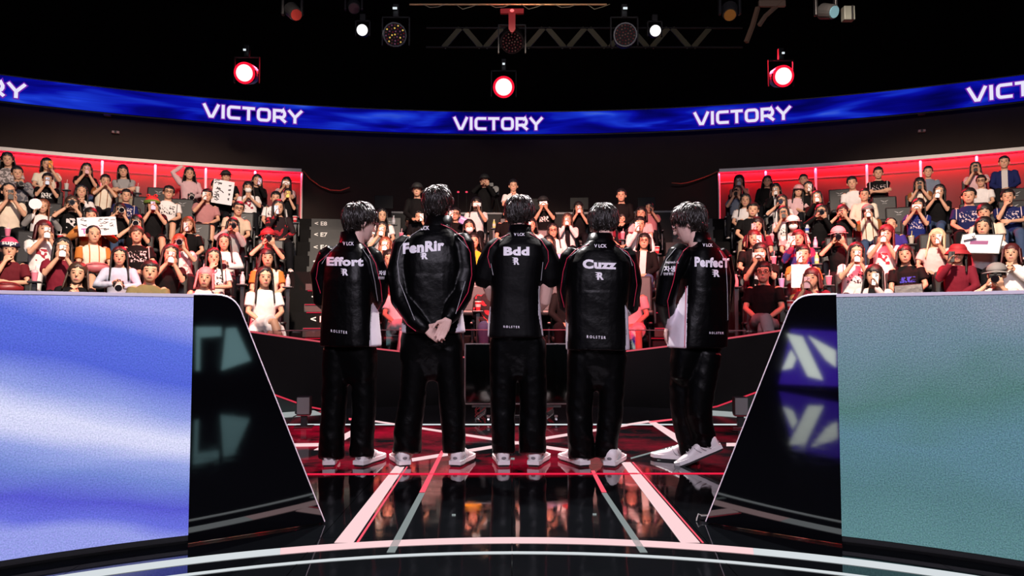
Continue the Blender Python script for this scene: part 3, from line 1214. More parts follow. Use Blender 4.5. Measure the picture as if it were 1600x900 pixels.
# ------------------------------------------------------------------ ceiling rig
OLIVE = mat('truss_olive', (0.07, 0.066, 0.036, 1), 0.45, metal=0.4)
pa, pb = at(690, 44, 13.5), at(1112, 44, 13.5)
zb_ = at(800, 74, 13.5).z
t = thing('lattice_truss', 'dim olive lattice truss across the top centre of the hall', 'truss', (pa.x, 13.5, zb_))
Lx, Hz = pb.x - pa.x, pa.z - zb_
for zz in (0, Hz):
    m = MB()
    m.tube([(-0.3, 0, zz), (Lx + 0.6, 0, zz)], 0.02, 6, round_caps=False)
    build('chord', m, DARK, t)
nb = 13
for i in range(nb):
    x0 = Lx * i / nb
    m = MB()
    a_, b_ = (0, Hz) if i % 2 == 0 else (Hz, 0)
    mm = Matrix.Rotation(-math.atan2(b_ - a_, Lx / nb * 0.8), 3, 'Y')
    m.box((x0 + Lx / nb / 2, 0, Hz / 2), (math.hypot(Hz, Lx / nb * 0.8), 0.02, 0.10), mm)
    build('brace', m, OLIVE, t)
pa, pb = at(640, 7, 11.5), at(948, 8, 11.5)
t = thing('lighting_pipe', 'long lighting pipe with warm glints along the top edge', 'pipe', (pa.x, 11.5, pa.z))
m = MB()
m.tube([(0, 0, 0), (pb.x - pa.x, 0, 0)], 0.016, 8, round_caps=False)
build('pipe', m, mat('pipe_warm', (0.55, 0.33, 0.16, 1), 0.3, metal=0.5), t)
for k in range(6):
    xx = (pb.x - pa.x) * (k + 0.4) / 6
    m = MB()
    m.tube([(xx, -0.01, 0.0), (xx + 0.12, -0.02, -0.06 - 0.03 * (k % 2)), (xx + 0.26, -0.02, -0.05), (xx + 0.38, -0.01, 0.0)], 0.006, 5)
    build('cable', m, mat('cable_olive', (0.30, 0.27, 0.16, 1), 0.5), t)


def par_lamp(u_, v_, Y, r, lens, label, tilt=(0, 0), light=None, halo=None, dots=None):
    p = at(u_, v_, Y)
    t = thing('stage_light', label, 'stage light', p)
    aim = (V((tilt[0], -1, tilt[1]))).normalized()
    M = aim.to_track_quat('-Y', 'Z').to_matrix()
    up = lambda m: m.move(M.to_4x4())
    m = MB()
    m.tube([(0, 0.0, 0), (0, 0.04, 0), (0, r * 1.6, 0), (0, r * 2.0, 0)], [r * 1.06, r * 1.10, r * 0.95, r * 0.5], 24, round_caps=False)
    build('housing', up(m), DARK, t, smooth=False)
    if halo:
        m = MB()
        n_ = 24
        m.strip([V((math.cos(2 * PI * k / n_) * r * 0.8, -0.004, math.sin(2 * PI * k / n_) * r * 0.8)) for k in range(n_ + 1)], [V((math.cos(2 * PI * k / n_) * r * 1.05, -0.002, math.sin(2 * PI * k / n_) * r * 1.05)) for k in range(n_ + 1)])
        build('lens_ring', up(m), halo, t)
    m = MB()
    m.tube([(0, -0.010, 0), (0, 0.0, 0)], [r * 0.82 if halo else r * 0.94] * 2, 24, round_caps=False)
    ln = build('lens', up(m), lens, t)
    if dots:
        m = MB()
        k = 0
        for ringi, cnt in ((0, 1), (1, 6), (2, 12), (3, 18)):
            for j in range(cnt):
                a = 2 * PI * j / cnt + ringi * 0.3
                rr_ = r * 0.86 * ringi / 3.2
                m.ell((math.cos(a) * rr_, -0.012, math.sin(a) * rr_), (r * 0.075,) * 3, 6, 4, mi=(j * 7 + ringi * 3) % len(dots))
        build('led_dots', up(m), dots, ln)
    for sx in (-1, 1):
        m = MB()
        m.box((sx * r * 1.22, r * 0.6, r * 0.5), (0.02, 0.05, r * 2.6))
        build('yoke', m, DARK, t)
    m = MB()
    m.box((0, r * 0.6, r * 1.8), (r * 2.5, 0.05, 0.02))
    m.box((0, r * 0.6, r * 2.4), (0.10, 0.10, r * 1.2), bev=0.01)
    build('clamp', m, DARK, t)
    return t


HOTRED = emitmat('lens_hot_red', lin(255, 225, 222), 1.4)
RINGRED = emitmat('lens_ring_red', lin(255, 20, 50), 1.3)
HOTW = emitmat('lens_hot_white', lin(255, 252, 250), 1.6)
LENSD = mat('lens_dark', (0.004, 0.002, 0.003, 1), 0.5, spec=0.1)
for u_, v_, lb in ((382, 114, 'lit red stage light at left above the ribbon'), (787, 136, 'lit red stage light at the centre above the ribbon'), (1224, 119, 'lit red stage light at right above the ribbon')):
    t = par_lamp(u_, v_, 14.0, 0.205, HOTRED, lb, (0, -0.25), halo=RINGRED)
    m = MB()
    m.box((0.0, -0.02, 0.47), (0.05, 0.02, 0.035))
    build('status_display', m, emitmat('status_led', lin(225, 235, 240), 1.0), t)
for u_, v_, lb in ((566, 47, 'small white spotlight at top left of centre'), (1024, 48, 'small white spotlight at top right of centre')):
    par_lamp(u_, v_, 12.0, 0.10, HOTW, lb, (0, -0.25))
WARMD = [emitmat('dot_amber', lin(235, 190, 90), 0.8), emitmat('dot_dim_red', lin(90, 22, 30), 0.7), emitmat('dot_violet', lin(110, 60, 90), 0.7), emitmat('dot_brown', lin(80, 40, 40), 0.7)]
DIMD = [emitmat('dot_pale', lin(96, 66, 60), 0.5), emitmat('dot_rose', lin(70, 28, 32), 0.6), emitmat('dot_brown', lin(80, 40, 40), 0.7)]
for u_, v_, dots, lb, tl in ((617, 54, WARMD, 'round pixel lamp with amber dots beside the left white spotlight', (0.25, -0.3)), (977, 54, DIMD, 'round pixel lamp with dim dots beside the right white spotlight', (-0.1, -0.2)),
                             (800, 66, DIMD, 'round pixel lamp half below the red bracket at the top centre', (0, -0.9))):
    t = par_lamp(u_, v_, 11.5, 0.185, LENSD, lb, tl, dots=dots)
    if u_ != 800:
        m = MB()
        m.box((0.0, -0.02, 0.44), (0.07, 0.02, 0.03))
        build('status_display', m, emitmat('status_led', lin(225, 235, 240), 1.0), t)
p = at(800, 18, 11.2)
t = thing('hanging_bracket', 'red lit T-shaped bracket hanging at the top centre', 'bracket', p)
REDB = mat('bracket_red', (0.45, 0.015, 0.02, 1), 0.5)
m = MB()
m.box((0, 0, 0), (0.38, 0.06, 0.08), bev=0.006)
build('crossbar', m, REDB, t)
m = MB()
m.slab([(-0.055, -0.02), (0.055, -0.02), (0.055, 0.02), (-0.055, 0.02)], -0.30, 0.0)
m.loft([[V((-0.055, -0.02, -0.30)), V((0.055, -0.02, -0.30)), V((0.055, 0.02, -0.30)), V((-0.055, 0.02, -0.30))], [V((-0.015, -0.02, -0.35)), V((0.015, -0.02, -0.35)), V((0.015, 0.02, -0.35)), V((-0.015, 0.02, -0.35))]])
build('blade', m, REDB, t)
m = MB()
m.ell((0, -0.04, 0), (0.035, 0.02, 0.025), 10, 6)
build('indicator', m, emitmat('indicator_red', lin(255, 120, 120), 1.3), t)


def moving_head(u_, v_, Y, label, aim, col, glow):
    p = at(u_, v_, Y)
    t = thing('moving_head', label, 'stage light', p)
    M = V(aim).normalized().to_track_quat('-Y', 'Z').to_matrix().to_4x4()
    m = MB()
    m.tube([(0, -0.16, 0), (0, -0.12, 0), (0, 0.06, 0), (0, 0.14, 0)], [0.10, 0.11, 0.12, 0.06], 16, round_caps=False)
    build('head', m.move(M), mat('head_dark', (0.03, 0.03, 0.03, 1), 0.35), t)
    m = MB()
    m.tube([(0, -0.175, 0), (0, -0.16, 0)], [0.088, 0.088], 16, round_caps=False)
    build('lens', m.move(M), mat('head_lens_' + col, glow, 0.15), t)
    for sx in (-1, 1):
        m = MB()
        m.box((sx * 0.15, 0, 0.10), (0.04, 0.08, 0.34), bev=0.01)
        build('yoke_arm', m, DARK, t)
    m = MB()
    m.box((0, 0, 0.32), (0.36, 0.24, 0.10), bev=0.02)
    build('base', m, DARK, t)


moving_head(457, 17, 11.0, 'tilted dark moving head with a red glint at top left', (0.6, -0.6, -0.7), 'red', (0.45, 0.05, 0.04, 1))
moving_head(1140, 16, 10.5, 'moving head with a rainbow lens at the top right of centre', (-0.2, -0.7, -0.8), 'amber', (0.5, 0.25, 0.05, 1))
moving_head(1290, 18, 10.5, 'moving head with a pale blue lens at top right', (0.4, -0.8, -0.4), 'blue', (0.10, 0.22, 0.28, 1))
moving_head(553, 10, 12.5, 'small moving head behind the left white spotlight', (0.2, -0.8, -0.6), 'plum', (0.06, 0.03, 0.04, 1))
# slanted beams and a hood plate at the top right
pp = [at(1205, 0, 10.8), at(1196, 22, 10.8), at(1168, 62, 10.8)]
t = thing('rigging_bars', 'slanted brownish rigging bars hanging at the top right', 'frame', pp[0])
m = MB()
m.tube([q_ - pp[0] for q_ in (at(1222, 2, 10.8), at(1196, 25, 10.8), at(1186, 40, 10.8))], 0.035, 4, round_caps=False)
build('bar', m, mat('frame_bronze', (0.22, 0.15, 0.10, 1), 0.4, metal=0.3), t)
m = MB()
m.tube([q_ - pp[0] for q_ in (at(1184, 12, 10.8), at(1176, 40, 10.8), at(1166, 66, 10.8))], 0.04, 4, round_caps=False)
build('bar', m, mat('frame_dim', (0.16, 0.10, 0.06, 1), 0.5), t)
m = MB()
m.box(at(1206, 6, 10.8) - pp[0], (0.42, 0.06, 0.10), bev=0.01)
build('plate', m, mat('frame_bronze', (0.2, 0.1, 0.1, 1), 0.4), t)
p = at(1325, 22, 10.8)
t = thing('hanging_box', 'dim grey box with a strap hanging at the top right', 'box', p)
m = MB()
m.box((0, 0, 0), (0.17, 0.12, 0.22), bev=0.01)
build('case', m, mat('box_grey', (0.12, 0.13, 0.11, 1), 0.5), t)
m = MB()
m.box((0.04, -0.065, 0), (0.03, 0.01, 0.22))
build('strap', m, BLACK, t)
# ------------------------------------------------------------------ heads, hands
def head_parts(mb, M, n=14, neck=True, straight=False):
    """face towards -Y, origin in the middle of the head at eye level"""
    h = MB()
    h.ell((0, 0.014, 0.034), (0.076, 0.096, 0.088), 18, 12)
    prof = [(0.05, -0.012, 0.068, 0.080), (0.0, -0.014, 0.068, 0.078), (-0.04, -0.018, 0.063, 0.072), (-0.075, -0.026, 0.052, 0.058), (-0.102, -0.036, 0.036, 0.040), (-0.114, -0.042, 0.018, 0.022)]
    h.loft([ring((0, cy, z), rx, ry, 0, 16, 2.2) for z, cy, rx, ry in prof])
    h.tube([(0, -0.086, 0.016), (0, -0.098, -0.012), (0, -0.106, -0.028)], [0.007, 0.010, 0.013], 8)
    h.ell((0, -0.080, 0.028), (0.050, 0.013, 0.011), 10, 6)
    h.ell((0, -0.082, -0.066), (0.026, 0.014, 0.014), 10, 6)
    for s in (-1, 1):
        h.ell((s * 0.076, 0.016, -0.008), (0.011, 0.022, 0.031), 10, 8, Matrix.Rotation(s * 0.35, 3, 'Z'))
    if neck:
        if straight:
            h.tube([(0, 0.012, -0.05), (0, 0.010, -0.11), (0, 0.008, -0.20)], [0.056, 0.054, 0.056], 14)
        else:
            h.tube([(0, 0.018, -0.05), (0, 0.030, -0.11), (0, 0.048, -0.19)], [0.052, 0.050, 0.062], 14)
    h.move(M)
    mb.add(h.v, h.f)


def face_mesh():
    """eyes, brows (0) and lips (1): the small dark features"""
    m = MB()
    for s in (-1, 1):
        m.ell((s * 0.031, -0.086, 0.004), (0.014, 0.009, 0.0055), 8, 6)
        m.tube([(s * 0.014, -0.093, 0.024), (s * 0.034, -0.0905, 0.029), (s * 0.050, -0.080, 0.024)], [0.003, 0.0038, 0.002], 5)
    m.tube([(-0.022, -0.088, -0.064), (0, -0.0965, -0.063), (0.022, -0.088, -0.064)], [0.003, 0.006, 0.003], 6, mi=1)
    return m


def hand(mb, wr, d, nrm, side, curl=0.5, s=1.0, spread=0.16):
    """five fingers of different lengths on a palm; d points to the fingers, nrm out of the palm"""
    d = V(d).normalized()
    nrm = V(nrm)
    nrm = (nrm - d * nrm.dot(d)).normalized()
    lat = d.cross(nrm) * side
    wr = V(wr)
    L = [(-0.030, 0.072, 0.066), (-0.010, 0.082, 0.074), (0.010, 0.080, 0.070), (0.029, 0.070, 0.056)]
    for off, kn, ln in L:
        b = wr + lat * off * s + d * kn * s
        mb.tube([wr + lat * off * 0.55 * s + d * 0.004 * s, b], [0.0155 * s, 0.0125 * s], 8)
        fd = (d + lat * off / 0.03 * spread).normalized()
        p, dr, path, rad = b, fd, [b], [0.0098 * s]
        for i, fr in enumerate((0.45, 0.32, 0.23)):
            ang = curl * (0.7, 1.0, 0.7)[i]
            dr = (dr * math.cos(ang) + nrm * math.sin(ang)).normalized()
            p = p + dr * ln * fr * 1.12 * s
            path.append(p)
            rad.append((0.0088, 0.0080, 0.0066)[i] * s)
        mb.tube(path, rad, 7)
    b = wr + lat * -0.022 * s + d * 0.020 * s
    p1 = b + (lat * -0.75 + d * 0.62 + nrm * 0.35).normalized() * 0.042 * s
    p2 = p1 + (lat * -0.30 + d * 0.90 + nrm * 0.35).normalized() * 0.032 * s
    p3 = p2 + (lat * 0.05 + d * 0.95 + nrm * 0.30).normalized() * 0.024 * s
    mb.tube([b, p1, p2, p3], [0.016 * s, 0.0125 * s, 0.0105 * s, 0.008 * s], 7)


# ------------------------------------------------------------------ the five players
JACKET = mat('jacket_black_nylon', (0.0014, 0.0014, 0.0017, 1), 0.36, spec=0.14, bump=0.35, bscale=22)
JERSEY = mat('jersey_black_knit', (0.0016, 0.0016, 0.002, 1), 0.5, spec=0.10, bump=0.15, bscale=40)
TROUS = mat('trousers_black_nylon', (0.0014, 0.0015, 0.0017, 1), 0.36, spec=0.10, bump=0.45, bscale=18)
PANELW = mat('jersey_white_panel', (0.88, 0.80, 0.88, 1), 0.6)
PRINTW = mat('print_lilac_white', (0.93, 0.88, 0.94, 1), 0.5)
PIPER = mat('piping_red', (0.62, 0.03, 0.08, 1), 0.45)
PIPEW = mat('piping_grey', (0.42, 0.41, 0.43, 1), 0.4)
SHOEW = mat('shoe_white', (0.82, 0.79, 0.78, 1), 0.45)
SHOEG = mat('shoe_grey', (0.20, 0.19, 0.20, 1), 0.5)
SOLEB = mat('sole_black', (0.008, 0.008, 0.009, 1), 0.5)
HAIRP = mat('player_hair', (0.014, 0.009, 0.007, 1), 0.36, spec=0.6)
GLASSF = mat('glasses_frame', (0.25, 0.05, 0.06, 1), 0.3)


def wrinkle(amp, fx, fz, ridge=True, seed=0.0):
    def f(p, n):
        q_ = V((p.x * fx + seed, p.y * fx, p.z * fz + p.x * fz * 0.5))
        a = noise.noise(q_)
        b = noise.noise(q_ * 2.3 + V((3, 1, 7)))
        r = (1 - abs(a) * 2.2) if ridge else a
        return amp * (0.7 * r + 0.4 * b)
    return f


def shoe(parent, loc, yaw, pitch=0.0, pivot_toe=False, s=1.0, origin=None, mirror=1):
    """chunky white runner: toe towards +Y, heel at the origin"""
    T = Matrix.Translation(loc) @ Matrix.Rotation(yaw, 4, 'Z')
    if pivot_toe:
        T = T @ Matrix.Translation((0, 0.26 * s, 0)) @ Matrix.Rotation(-pitch, 4, 'X') @ Matrix.Translation((0, -0.26 * s, 0))
    T = T @ Matrix.Scale(s, 4)
    rows = [(-0.012, 0.024, 0.098), (0.0, 0.037, 0.120), (0.035, 0.044, 0.132), (0.085, 0.044, 0.130), (0.13, 0.046, 0.108), (0.18, 0.049, 0.078), (0.225, 0.052, 0.064), (0.265, 0.046, 0.054), (0.292, 0.028, 0.044)]
    m = MB()
    rings = []
    for y, hw, h in rows:
        rg = []
        for k in range(16):
            a = 2 * PI * k / 16
            ca, sa = math.cos(a), math.sin(a)
            rg.append(V((hw * math.copysign(abs(ca) ** 0.75, ca), y, 0.022 + (h - 0.022) * (0.5 + 0.5 * math.copysign(abs(sa) ** 0.8, sa)))))
        rings.append(rg)
    m.loft(rings)
    up = link('shoe', m.move(T).mesh('shoe', SHOEW, True, origin), parent)
    outline = lambda gx: [(0.036 + gx, -0.018 - gx), (0.044 + gx, 0.03), (0.042 + gx, 0.09), (0.050 + gx, 0.17), (0.056 + gx, 0.225), (0.048 + gx, 0.28), (0.022, 0.31 + gx), (-0.022, 0.31 + gx), (-0.048 - gx, 0.28), (-0.056 - gx, 0.225), (-0.050 - gx, 0.17), (-0.042 - gx, 0.09), (-0.044 - gx, 0.03), (-0.036 - gx, -0.018 - gx)]
    m = MB()
    m.slab(outline(0.004), 0.0145, 0.040)
    build('midsole', m.move(T), SHOEW, up, origin=origin)
    m = MB()
    m.slab(outline(-0.003), 0.0, 0.0150)
    build('outsole', m.move(T), SOLEB, up, origin=origin)
    # heel counter, side stripes, heel logo, laces
    m = MB()
    m.ell((0, -0.014, 0.058), (0.016, 0.006, 0.010), 12, 6)
    build('heel_logo', m.move(T), SHOEG, up, origin=origin)
    for sx in (-1, 1):
        m = MB()
        for k in range(3):
            y0 = 0.05 + 0.035 * k
            m.tube([(sx * 0.0435, y0, 0.042), (sx * 0.046, y0 + 0.018, 0.062), (sx * 0.040, y0 + 0.03, 0.084)], 0.0035, 5)
        build('side_stripe', m.move(T), mat('shoe_stripe', (0.42, 0.41, 0.42, 1), 0.4, metal=0.3), up, origin=origin)
    m = MB()
    for k in range(4):
        y0 = 0.135 + 0.024 * k
        z0 = 0.098 - 0.0085 * k
        m.tube([(-0.022, y0, z0 - 0.004), (0, y0, z0 + 0.004), (0.022, y0, z0 - 0.004)], 0.0035, 5)
    build('laces', m.move(T), SHOEW, up, origin=origin)
    return up


def head_matrix(c, yaw, pitch=0.0, roll=0.0, s=1.0):
    """yaw 0 looks away from the camera (+Y); positive turns to the right (+X)"""
    return Matrix.Translation(c) @ Matrix.Rotation(PI - yaw, 4, 'Z') @ Matrix.Rotation(pitch, 4, 'X') @ Matrix.Rotation(roll, 4, 'Y') @ Matrix.Scale(s, 4)


def player_hair(M, seed, nlocks, length, origin, parent, droop=1.0, puff=1.0):
    r = random.Random(seed)
    m = MB()
    cen = V((0, 0.014, 0.036))
    ax = V((0.086, 0.106, 0.098)) * puff

    def surf(d, k=1.0):
        low_ = max(0.0, -d.z)
        return cen + V((d.x * ax.x * (1 - 0.10 * low_), d.y * ax.y * (1 - 0.22 * low_), d.z * (ax.z if d.z > 0 else ax.z * 1.38))) * k

    def cap(d, p):
        face = d.y < -0.30 and d.z < 0.30
        low = d.z < -0.90 or (d.z < -0.12 and d.y < 0.12)
        return p * 0.78 if face or low else (surf(d, 0.97) - cen)
    m.ell(cen, ax, 26, 18, fn=cap)
    crown = V((0.08, 0.45, 0.89)).normalized()
    for i in range(nlocks):
        # a root anywhere on the scalp
        while True:
            d = V((r.gauss(0, 1), r.gauss(0, 1), r.gauss(0, 1))).normalized()
            if d.z < -0.72 or (d.y < -0.55 and d.z < 0.45) or (d.z < -0.05 and d.y < 0.1):
                continue
            break
        away = d - crown * d.dot(crown)
        if away.length < 0.05:
            away = V((r.uniform(-1, 1), r.uniform(-1, 1), 0))
        away.normalize()
        away = (away + V((r.uniform(-.35, .35), r.uniform(-.35, .35), -0.35 * droop))).normalized()
        ln = length * r.uniform(0.6, 1.15) * (0.6 if d.z < -0.1 else 1.0)
        lift = r.uniform(1.0, 1.10) if r.random() < 0.85 else r.uniform(1.08, 1.2)
        path, rad = [], []
        dd = d.copy()
        nseg = 5
        for k in range(nseg + 1):
            t = k / nseg
            path.append(surf(dd, 0.97 + (lift - 0.97) * math.sin(min(1, t * 1.2) * PI * 0.62)))
            rad.append(0.0058 * (1 - t) ** 0.7 + 0.0006)
            tang = away - dd * away.dot(dd)
            dd = (dd + tang.normalized() * (ln / nseg / 0.1)).normalized()
        m.tube(path, rad, 4, round_caps=False, flat=0.5)
    m.move(M)
    return build('hair', m, HAIRP, parent, smooth=True, origin=origin)


def in_poly(u_, v_, P):
    c = False
    j = len(P) - 1
    for i in range(len(P)):
        if (P[i][1] > v_) != (P[j][1] > v_) and u_ < (P[j][0] - P[i][0]) * (v_ - P[i][1]) / (P[j][1] - P[i][1]) + P[i][0]:
            c = not c
        j = i
    return c


class Cloth:
    """finds points on the back of a garment along the line of sight"""
    def __init__(s, me, origin):
        s.o = V(origin)
        s.t = BVHTree.FromPolygons([q_.co + s.o for q_ in me.vertices], [tuple(p.vertices) for p in me.polygons])

    def hit(s, u_, v_, lift=0.003):
        h, n_, _, _ = s.t.ray_cast(V((0, 0, CZ)), ray(u_, v_).normalized())
        if h is None:
            return None
        if n_.y > 0:
            n_ = -n_
        return h + n_ * lift


def print_text(cl, txt, box, slope, mt, name, parent, origin, bold=0.03, lift=0.004, sp=1.0):
    vs, fs, _ = textmesh(txt, bold, spacing=sp)
    print_shape(cl, vs, fs, box, slope, mt, name, parent, origin, lift)


def print_shape(cl, vs, fs, box, slope, mt, name, parent, origin, lift=0.004):
    x0, y0, x1, y1 = box
    pts = []
    # subdivide so that the print follows the cloth
    bm = bmesh.new()
    bv = [bm.verts.new((x0 + p.x * (x1 - x0), y1 - p.y * (y1 - y0) + slope * (p.x - 0.5) * (x1 - x0), 0)) for p in vs]
    for f in fs:
        try:
            bm.faces.new([bv[i] for i in f])
        except ValueError:
            pass
    bmesh.ops.triangulate(bm, faces=bm.faces)
    for _ in range(2):
        ed = [e for e in bm.edges if e.calc_length() > 5]
        if ed:
            bmesh.ops.subdivide_edges(bm, edges=ed, cuts=1)
            bmesh.ops.triangulate(bm, faces=bm.faces)
    bm.verts.index_update()
    uvp = [(q_.co.x, q_.co.y) for q_ in bm.verts]
    F_ = [tuple(q_.index for q_ in f.verts) for f in bm.faces]
    bm.free()
    P = [cl.hit(a, b, lift) for a, b in uvp]
    ok = [p is not None for p in P]
    m = MB()
    m.add([p if p is not None else V((0, 0, 0)) for p in P], [f for f in F_ if all(ok[i] for i in f)])
    if m.f:
        used = sorted({i for f in m.f for i in f})
        mp = {i: k for k, i in enumerate(used)}
        m.v = [m.v[i] for i in used]
        m.f = [tuple(mp[i] for i in f) for f in m.f]
        build(name, m, mt, parent, origin=origin)


def pipe_px(cl, pts, rad, mt, parent, origin, name='piping'):
    dense = []
    for a, b in zip(pts[:-1], pts[1:]):
        k = max(2, int(math.hypot(b[0] - a[0], b[1] - a[1]) / 4))
        dense += [(a[0] + (b[0] - a[0]) * i / k, a[1] + (b[1] - a[1]) * i / k) for i in range(k)]
    dense.append(pts[-1])
    P = [p for p in (cl.hit(a, b, 0.002) for a, b in dense) if p is not None]
    run = []
    for p in P:
        if run and (p - run[-1]).length > 0.12:
            if len(run) > 2:
                m = MB()
                m.tube(run, rad, 5)
                build(name, m, mt, parent, origin=origin)
            run = []
        run.append(p)
    if len(run) > 2:
        m = MB()
        m.tube(run, rad, 5)
        build(name, m, mt, parent, origin=origin)


EMB = ([V(p) for p in ((0.30, 1, 0), (0.85, 1, 0), (1, 0.86, 0), (1, 0.56, 0), (0.86, 0.42, 0), (1.0, 0.0, 0), (0.76, 0.0, 0), (0.62, 0.40, 0), (0.50, 0.40, 0), (0.42, 0, 0), (0.18, 0, 0), (0.32, 0.58, 0), (0.76, 0.58, 0), (0.80, 0.62, 0), (0.80, 0.78, 0), (0.74, 0.82, 0), (0.22, 0.82, 0),
                        (0.0, 0.98, 0), (0.16, 0.72, 0), (-0.05, 0.66, 0), (0.20, 0.56, 0), (0.05, 0.42, 0), (0.28, 0.44, 0))],
       [(0, 1, 2, 14, 15, 16), (2, 3, 13, 14), (3, 4, 12, 13), (4, 5, 6, 7), (4, 7, 8, 12), (8, 9, 10, 11, 12), (16, 17, 18), (18, 19, 20), (20, 21, 22), (16, 18, 20, 22, 11)])


def player(spec):
    D = spec['D'] = CZ * F / (728 - 505) + 0.095
    o = atz(spec['u'], spec['foot'])
    o = V((o.x, D, 0))
    root = thing('person', spec['label'], 'person', o)
    P = lambda u_, v_, dy=0.0: at(u_, v_, D + dy)
    pxm = F / D
    seed = spec['seed']
    # body: one continuous figure
    body = MB()
    hc, hyaw = P(spec['head'][0], spec['head'][1], spec['head'][2] + 0.01), spec['head'][3]
    HM = head_matrix(hc, hyaw, spec['head'][4], spec['head'][5] if len(spec['head']) > 5 else 0.0, 1.03)
    head_parts(body, HM, straight=True)
    tr = spec['torso']
    rg = []
    for v_, uL, uR, ry, dy in tr:
        c = P((uL + uR) / 2, v_, dy)
        rg.append((c, (uR - uL) / 2 / pxm, ry))
    yaw = -spec['yaw']
    inner = [ring(c, rx * 0.72, ry * 0.72, yaw, 16) for c, rx, ry in rg]
    body.loft(inner)
    for side, arm in spec['arms']:
        pth = [P(a[0], a[1], a[2]) for a in arm]
        body.tube(pth, [a[3] * 0.62 for a in arm[:-1]] + [0.027], 10)
    if spec.get('bare_arms'):
        for pts in spec['bare_arms']:
            body.tube([P(a[0], a[1], a[2]) for a in pts], [a[3] for a in pts], 12)
    for wr_, d_, nrm_, side, curl in spec['hands']:
        hand(body, P(*wr_), d_, nrm_, side, curl, 0.95, 0.03)
    for leg in spec['legs']:
        body.tube([P(a[0], a[1], a[2]) for a in leg], [a[3] * 0.62 for a in leg], 10)
        e = leg[-1]
        body.tube([P(e[0], e[1], e[2]), P(e[0], e[1] + 9, e[2] + 0.02)], [e[3] * 0.6, 0.04], 10)
    link('body', remesh(body, 0.0055, 3, 'body', SKINP, origin=o), root)
    for s in (-1, 1):
        e = MB()
        e.ell((s * 0.031, -0.086, 0.004), (0.014, 0.009, 0.0055), 8, 6)
        build('eye', e.move(HM), EYE, root, origin=o)
        e = MB()
        e.tube([(s * 0.014, -0.093, 0.024), (s * 0.034, -0.0905, 0.029), (s * 0.050, -0.080, 0.024)], [0.003, 0.0038, 0.002], 5)
        build('eyebrow', e.move(HM), EYE, root, origin=o)
    e = MB()
    e.tube([(-0.022, -0.088, -0.064), (0, -0.0965, -0.063), (0.022, -0.088, -0.064)], [0.003, 0.006, 0.003], 6)
    build('mouth', e.move(HM), LIP, root, origin=o)
    player_hair(HM, seed, spec.get('locks', 900), spec.get('hairlen', 0.085), o, root, puff=spec.get('puff', 1.0))
    # jacket or jersey
    jk = MB()
    e_ = 2.7
    jk.loft([ring(c, rx, ry, yaw, 28, e_) for c, rx, ry in rg])
    for side, arm in spec['arms']:
        arm_ = arm[:spec.get('sleeve_n', len(arm))]
        jk.tube([P(a[0], a[1], a[2]) for a in arm_], [a[3] for a in arm_], 14)
    wr1 = wrinkle(spec.get('wr', 0.004), 7, 5, True, seed)

    def wrf(p, n_):
        k = 1.0
        pu, pv = proj(p)
        bx = spec['name_box']
        if bx[0] - 8 < pu < bx[2] + 8 and bx[1] - 14 < pv < bx[3] + 34:
            k = 0.25
        return wr1(p, n_) * k
    jm = remesh(jk, 0.0085, 4, 'jacket', [JERSEY if spec.get('bare_arms') else JACKET, PANELW], wr=wrf)
    # white side panels
    for poly in spec['white']:
        for f in jm.polygons:
            u_, v_ = proj(f.center)
            if in_poly(u_, v_, poly):
                f.material_index = 1
    jm.transform(Matrix.Translation(-o))
    J = link('jersey' if spec.get('bare_arms') else 'jacket', jm, root)
    cl = Cloth(jm, o)
    # collar: a thin standing band
    cr = MB()
    c0, c1 = spec['collar']
    c1 = (c1[0] - 4.5, c1[1] - 1, c1[2] + 1, c1[3], c1[4])
    for lo_, hi_ in ((c0, c1),):
        a = ring(P((lo_[1] + lo_[2]) / 2, lo_[0], lo_[4]), (lo_[2] - lo_[1]) / 2 / pxm, lo_[3], yaw, 28, 2.2)
        b = ring(P((hi_[1] + hi_[2]) / 2, hi_[0], hi_[4]), (hi_[2] - hi_[1]) / 2 / pxm, hi_[3], yaw, 28, 2.2)
        ca = sum(a, V()) / len(a)
        cb = sum(b, V()) / len(b)
        ai = [ca + (p - ca) * 0.9 for p in a]
        bi = [cb + (p - cb) * 0.9 for p in b]
        cr.loft([a, b, bi, ai], cap=False)
    build('collar', cr, JACKET, J, smooth=True, origin=o)
    print_text(cl, spec['name'], spec['name_box'], spec.get('slope', 0.0), PRINTW, 'name_print', J, o, bold=0.055, sp=1.08)
    x0, y0, x1, y1 = spec['emblem']
    vs, fs, _ = textmesh('R', 0.05)
    vs = [V((0.22 + 0.78 * q_.x + 0.06 * q_.y, q_.y, 0)) for q_ in vs]
    n0 = len(vs)
    vs += [V(q_) for q_ in ((0.30, 1, 0), (-0.06, 1.0, 0), (0.30, 0.80, 0), (0.28, 0.76, 0), (-0.02, 0.66, 0), (0.27, 0.56, 0), (0.26, 0.50, 0), (0.02, 0.36, 0), (0.25, 0.32, 0))]
    fs = fs + [(n0, n0 + 1, n0 + 2), (n0 + 3, n0 + 4, n0 + 5), (n0 + 6, n0 + 7, n0 + 8)]
    print_shape(cl, vs, fs, (x0, y0 + 1.5, x1, y1 + 0.8), 0.0, PRINTW, 'team_emblem', J, o)
    print_text(cl, 'V LCK', spec['nape'], spec.get('slope', 0.0) * 0.5, PRINTW, 'nape_print', J, o, bold=0.02)
    print_text(cl, 'ROLSTER', spec['hem_print'], spec.get('hem_slope', 0.0), PRINTW, 'hem_print', J, o, bold=0.03, sp=1.7)
    for pts in spec.get('red_pipes', []):
        pipe_px(cl, pts, 0.0024, PIPER, J, o)
    for pts in spec.get('grey_pipes', []):
        pipe_px(cl, pts, 0.0022, PIPEW, J, o)
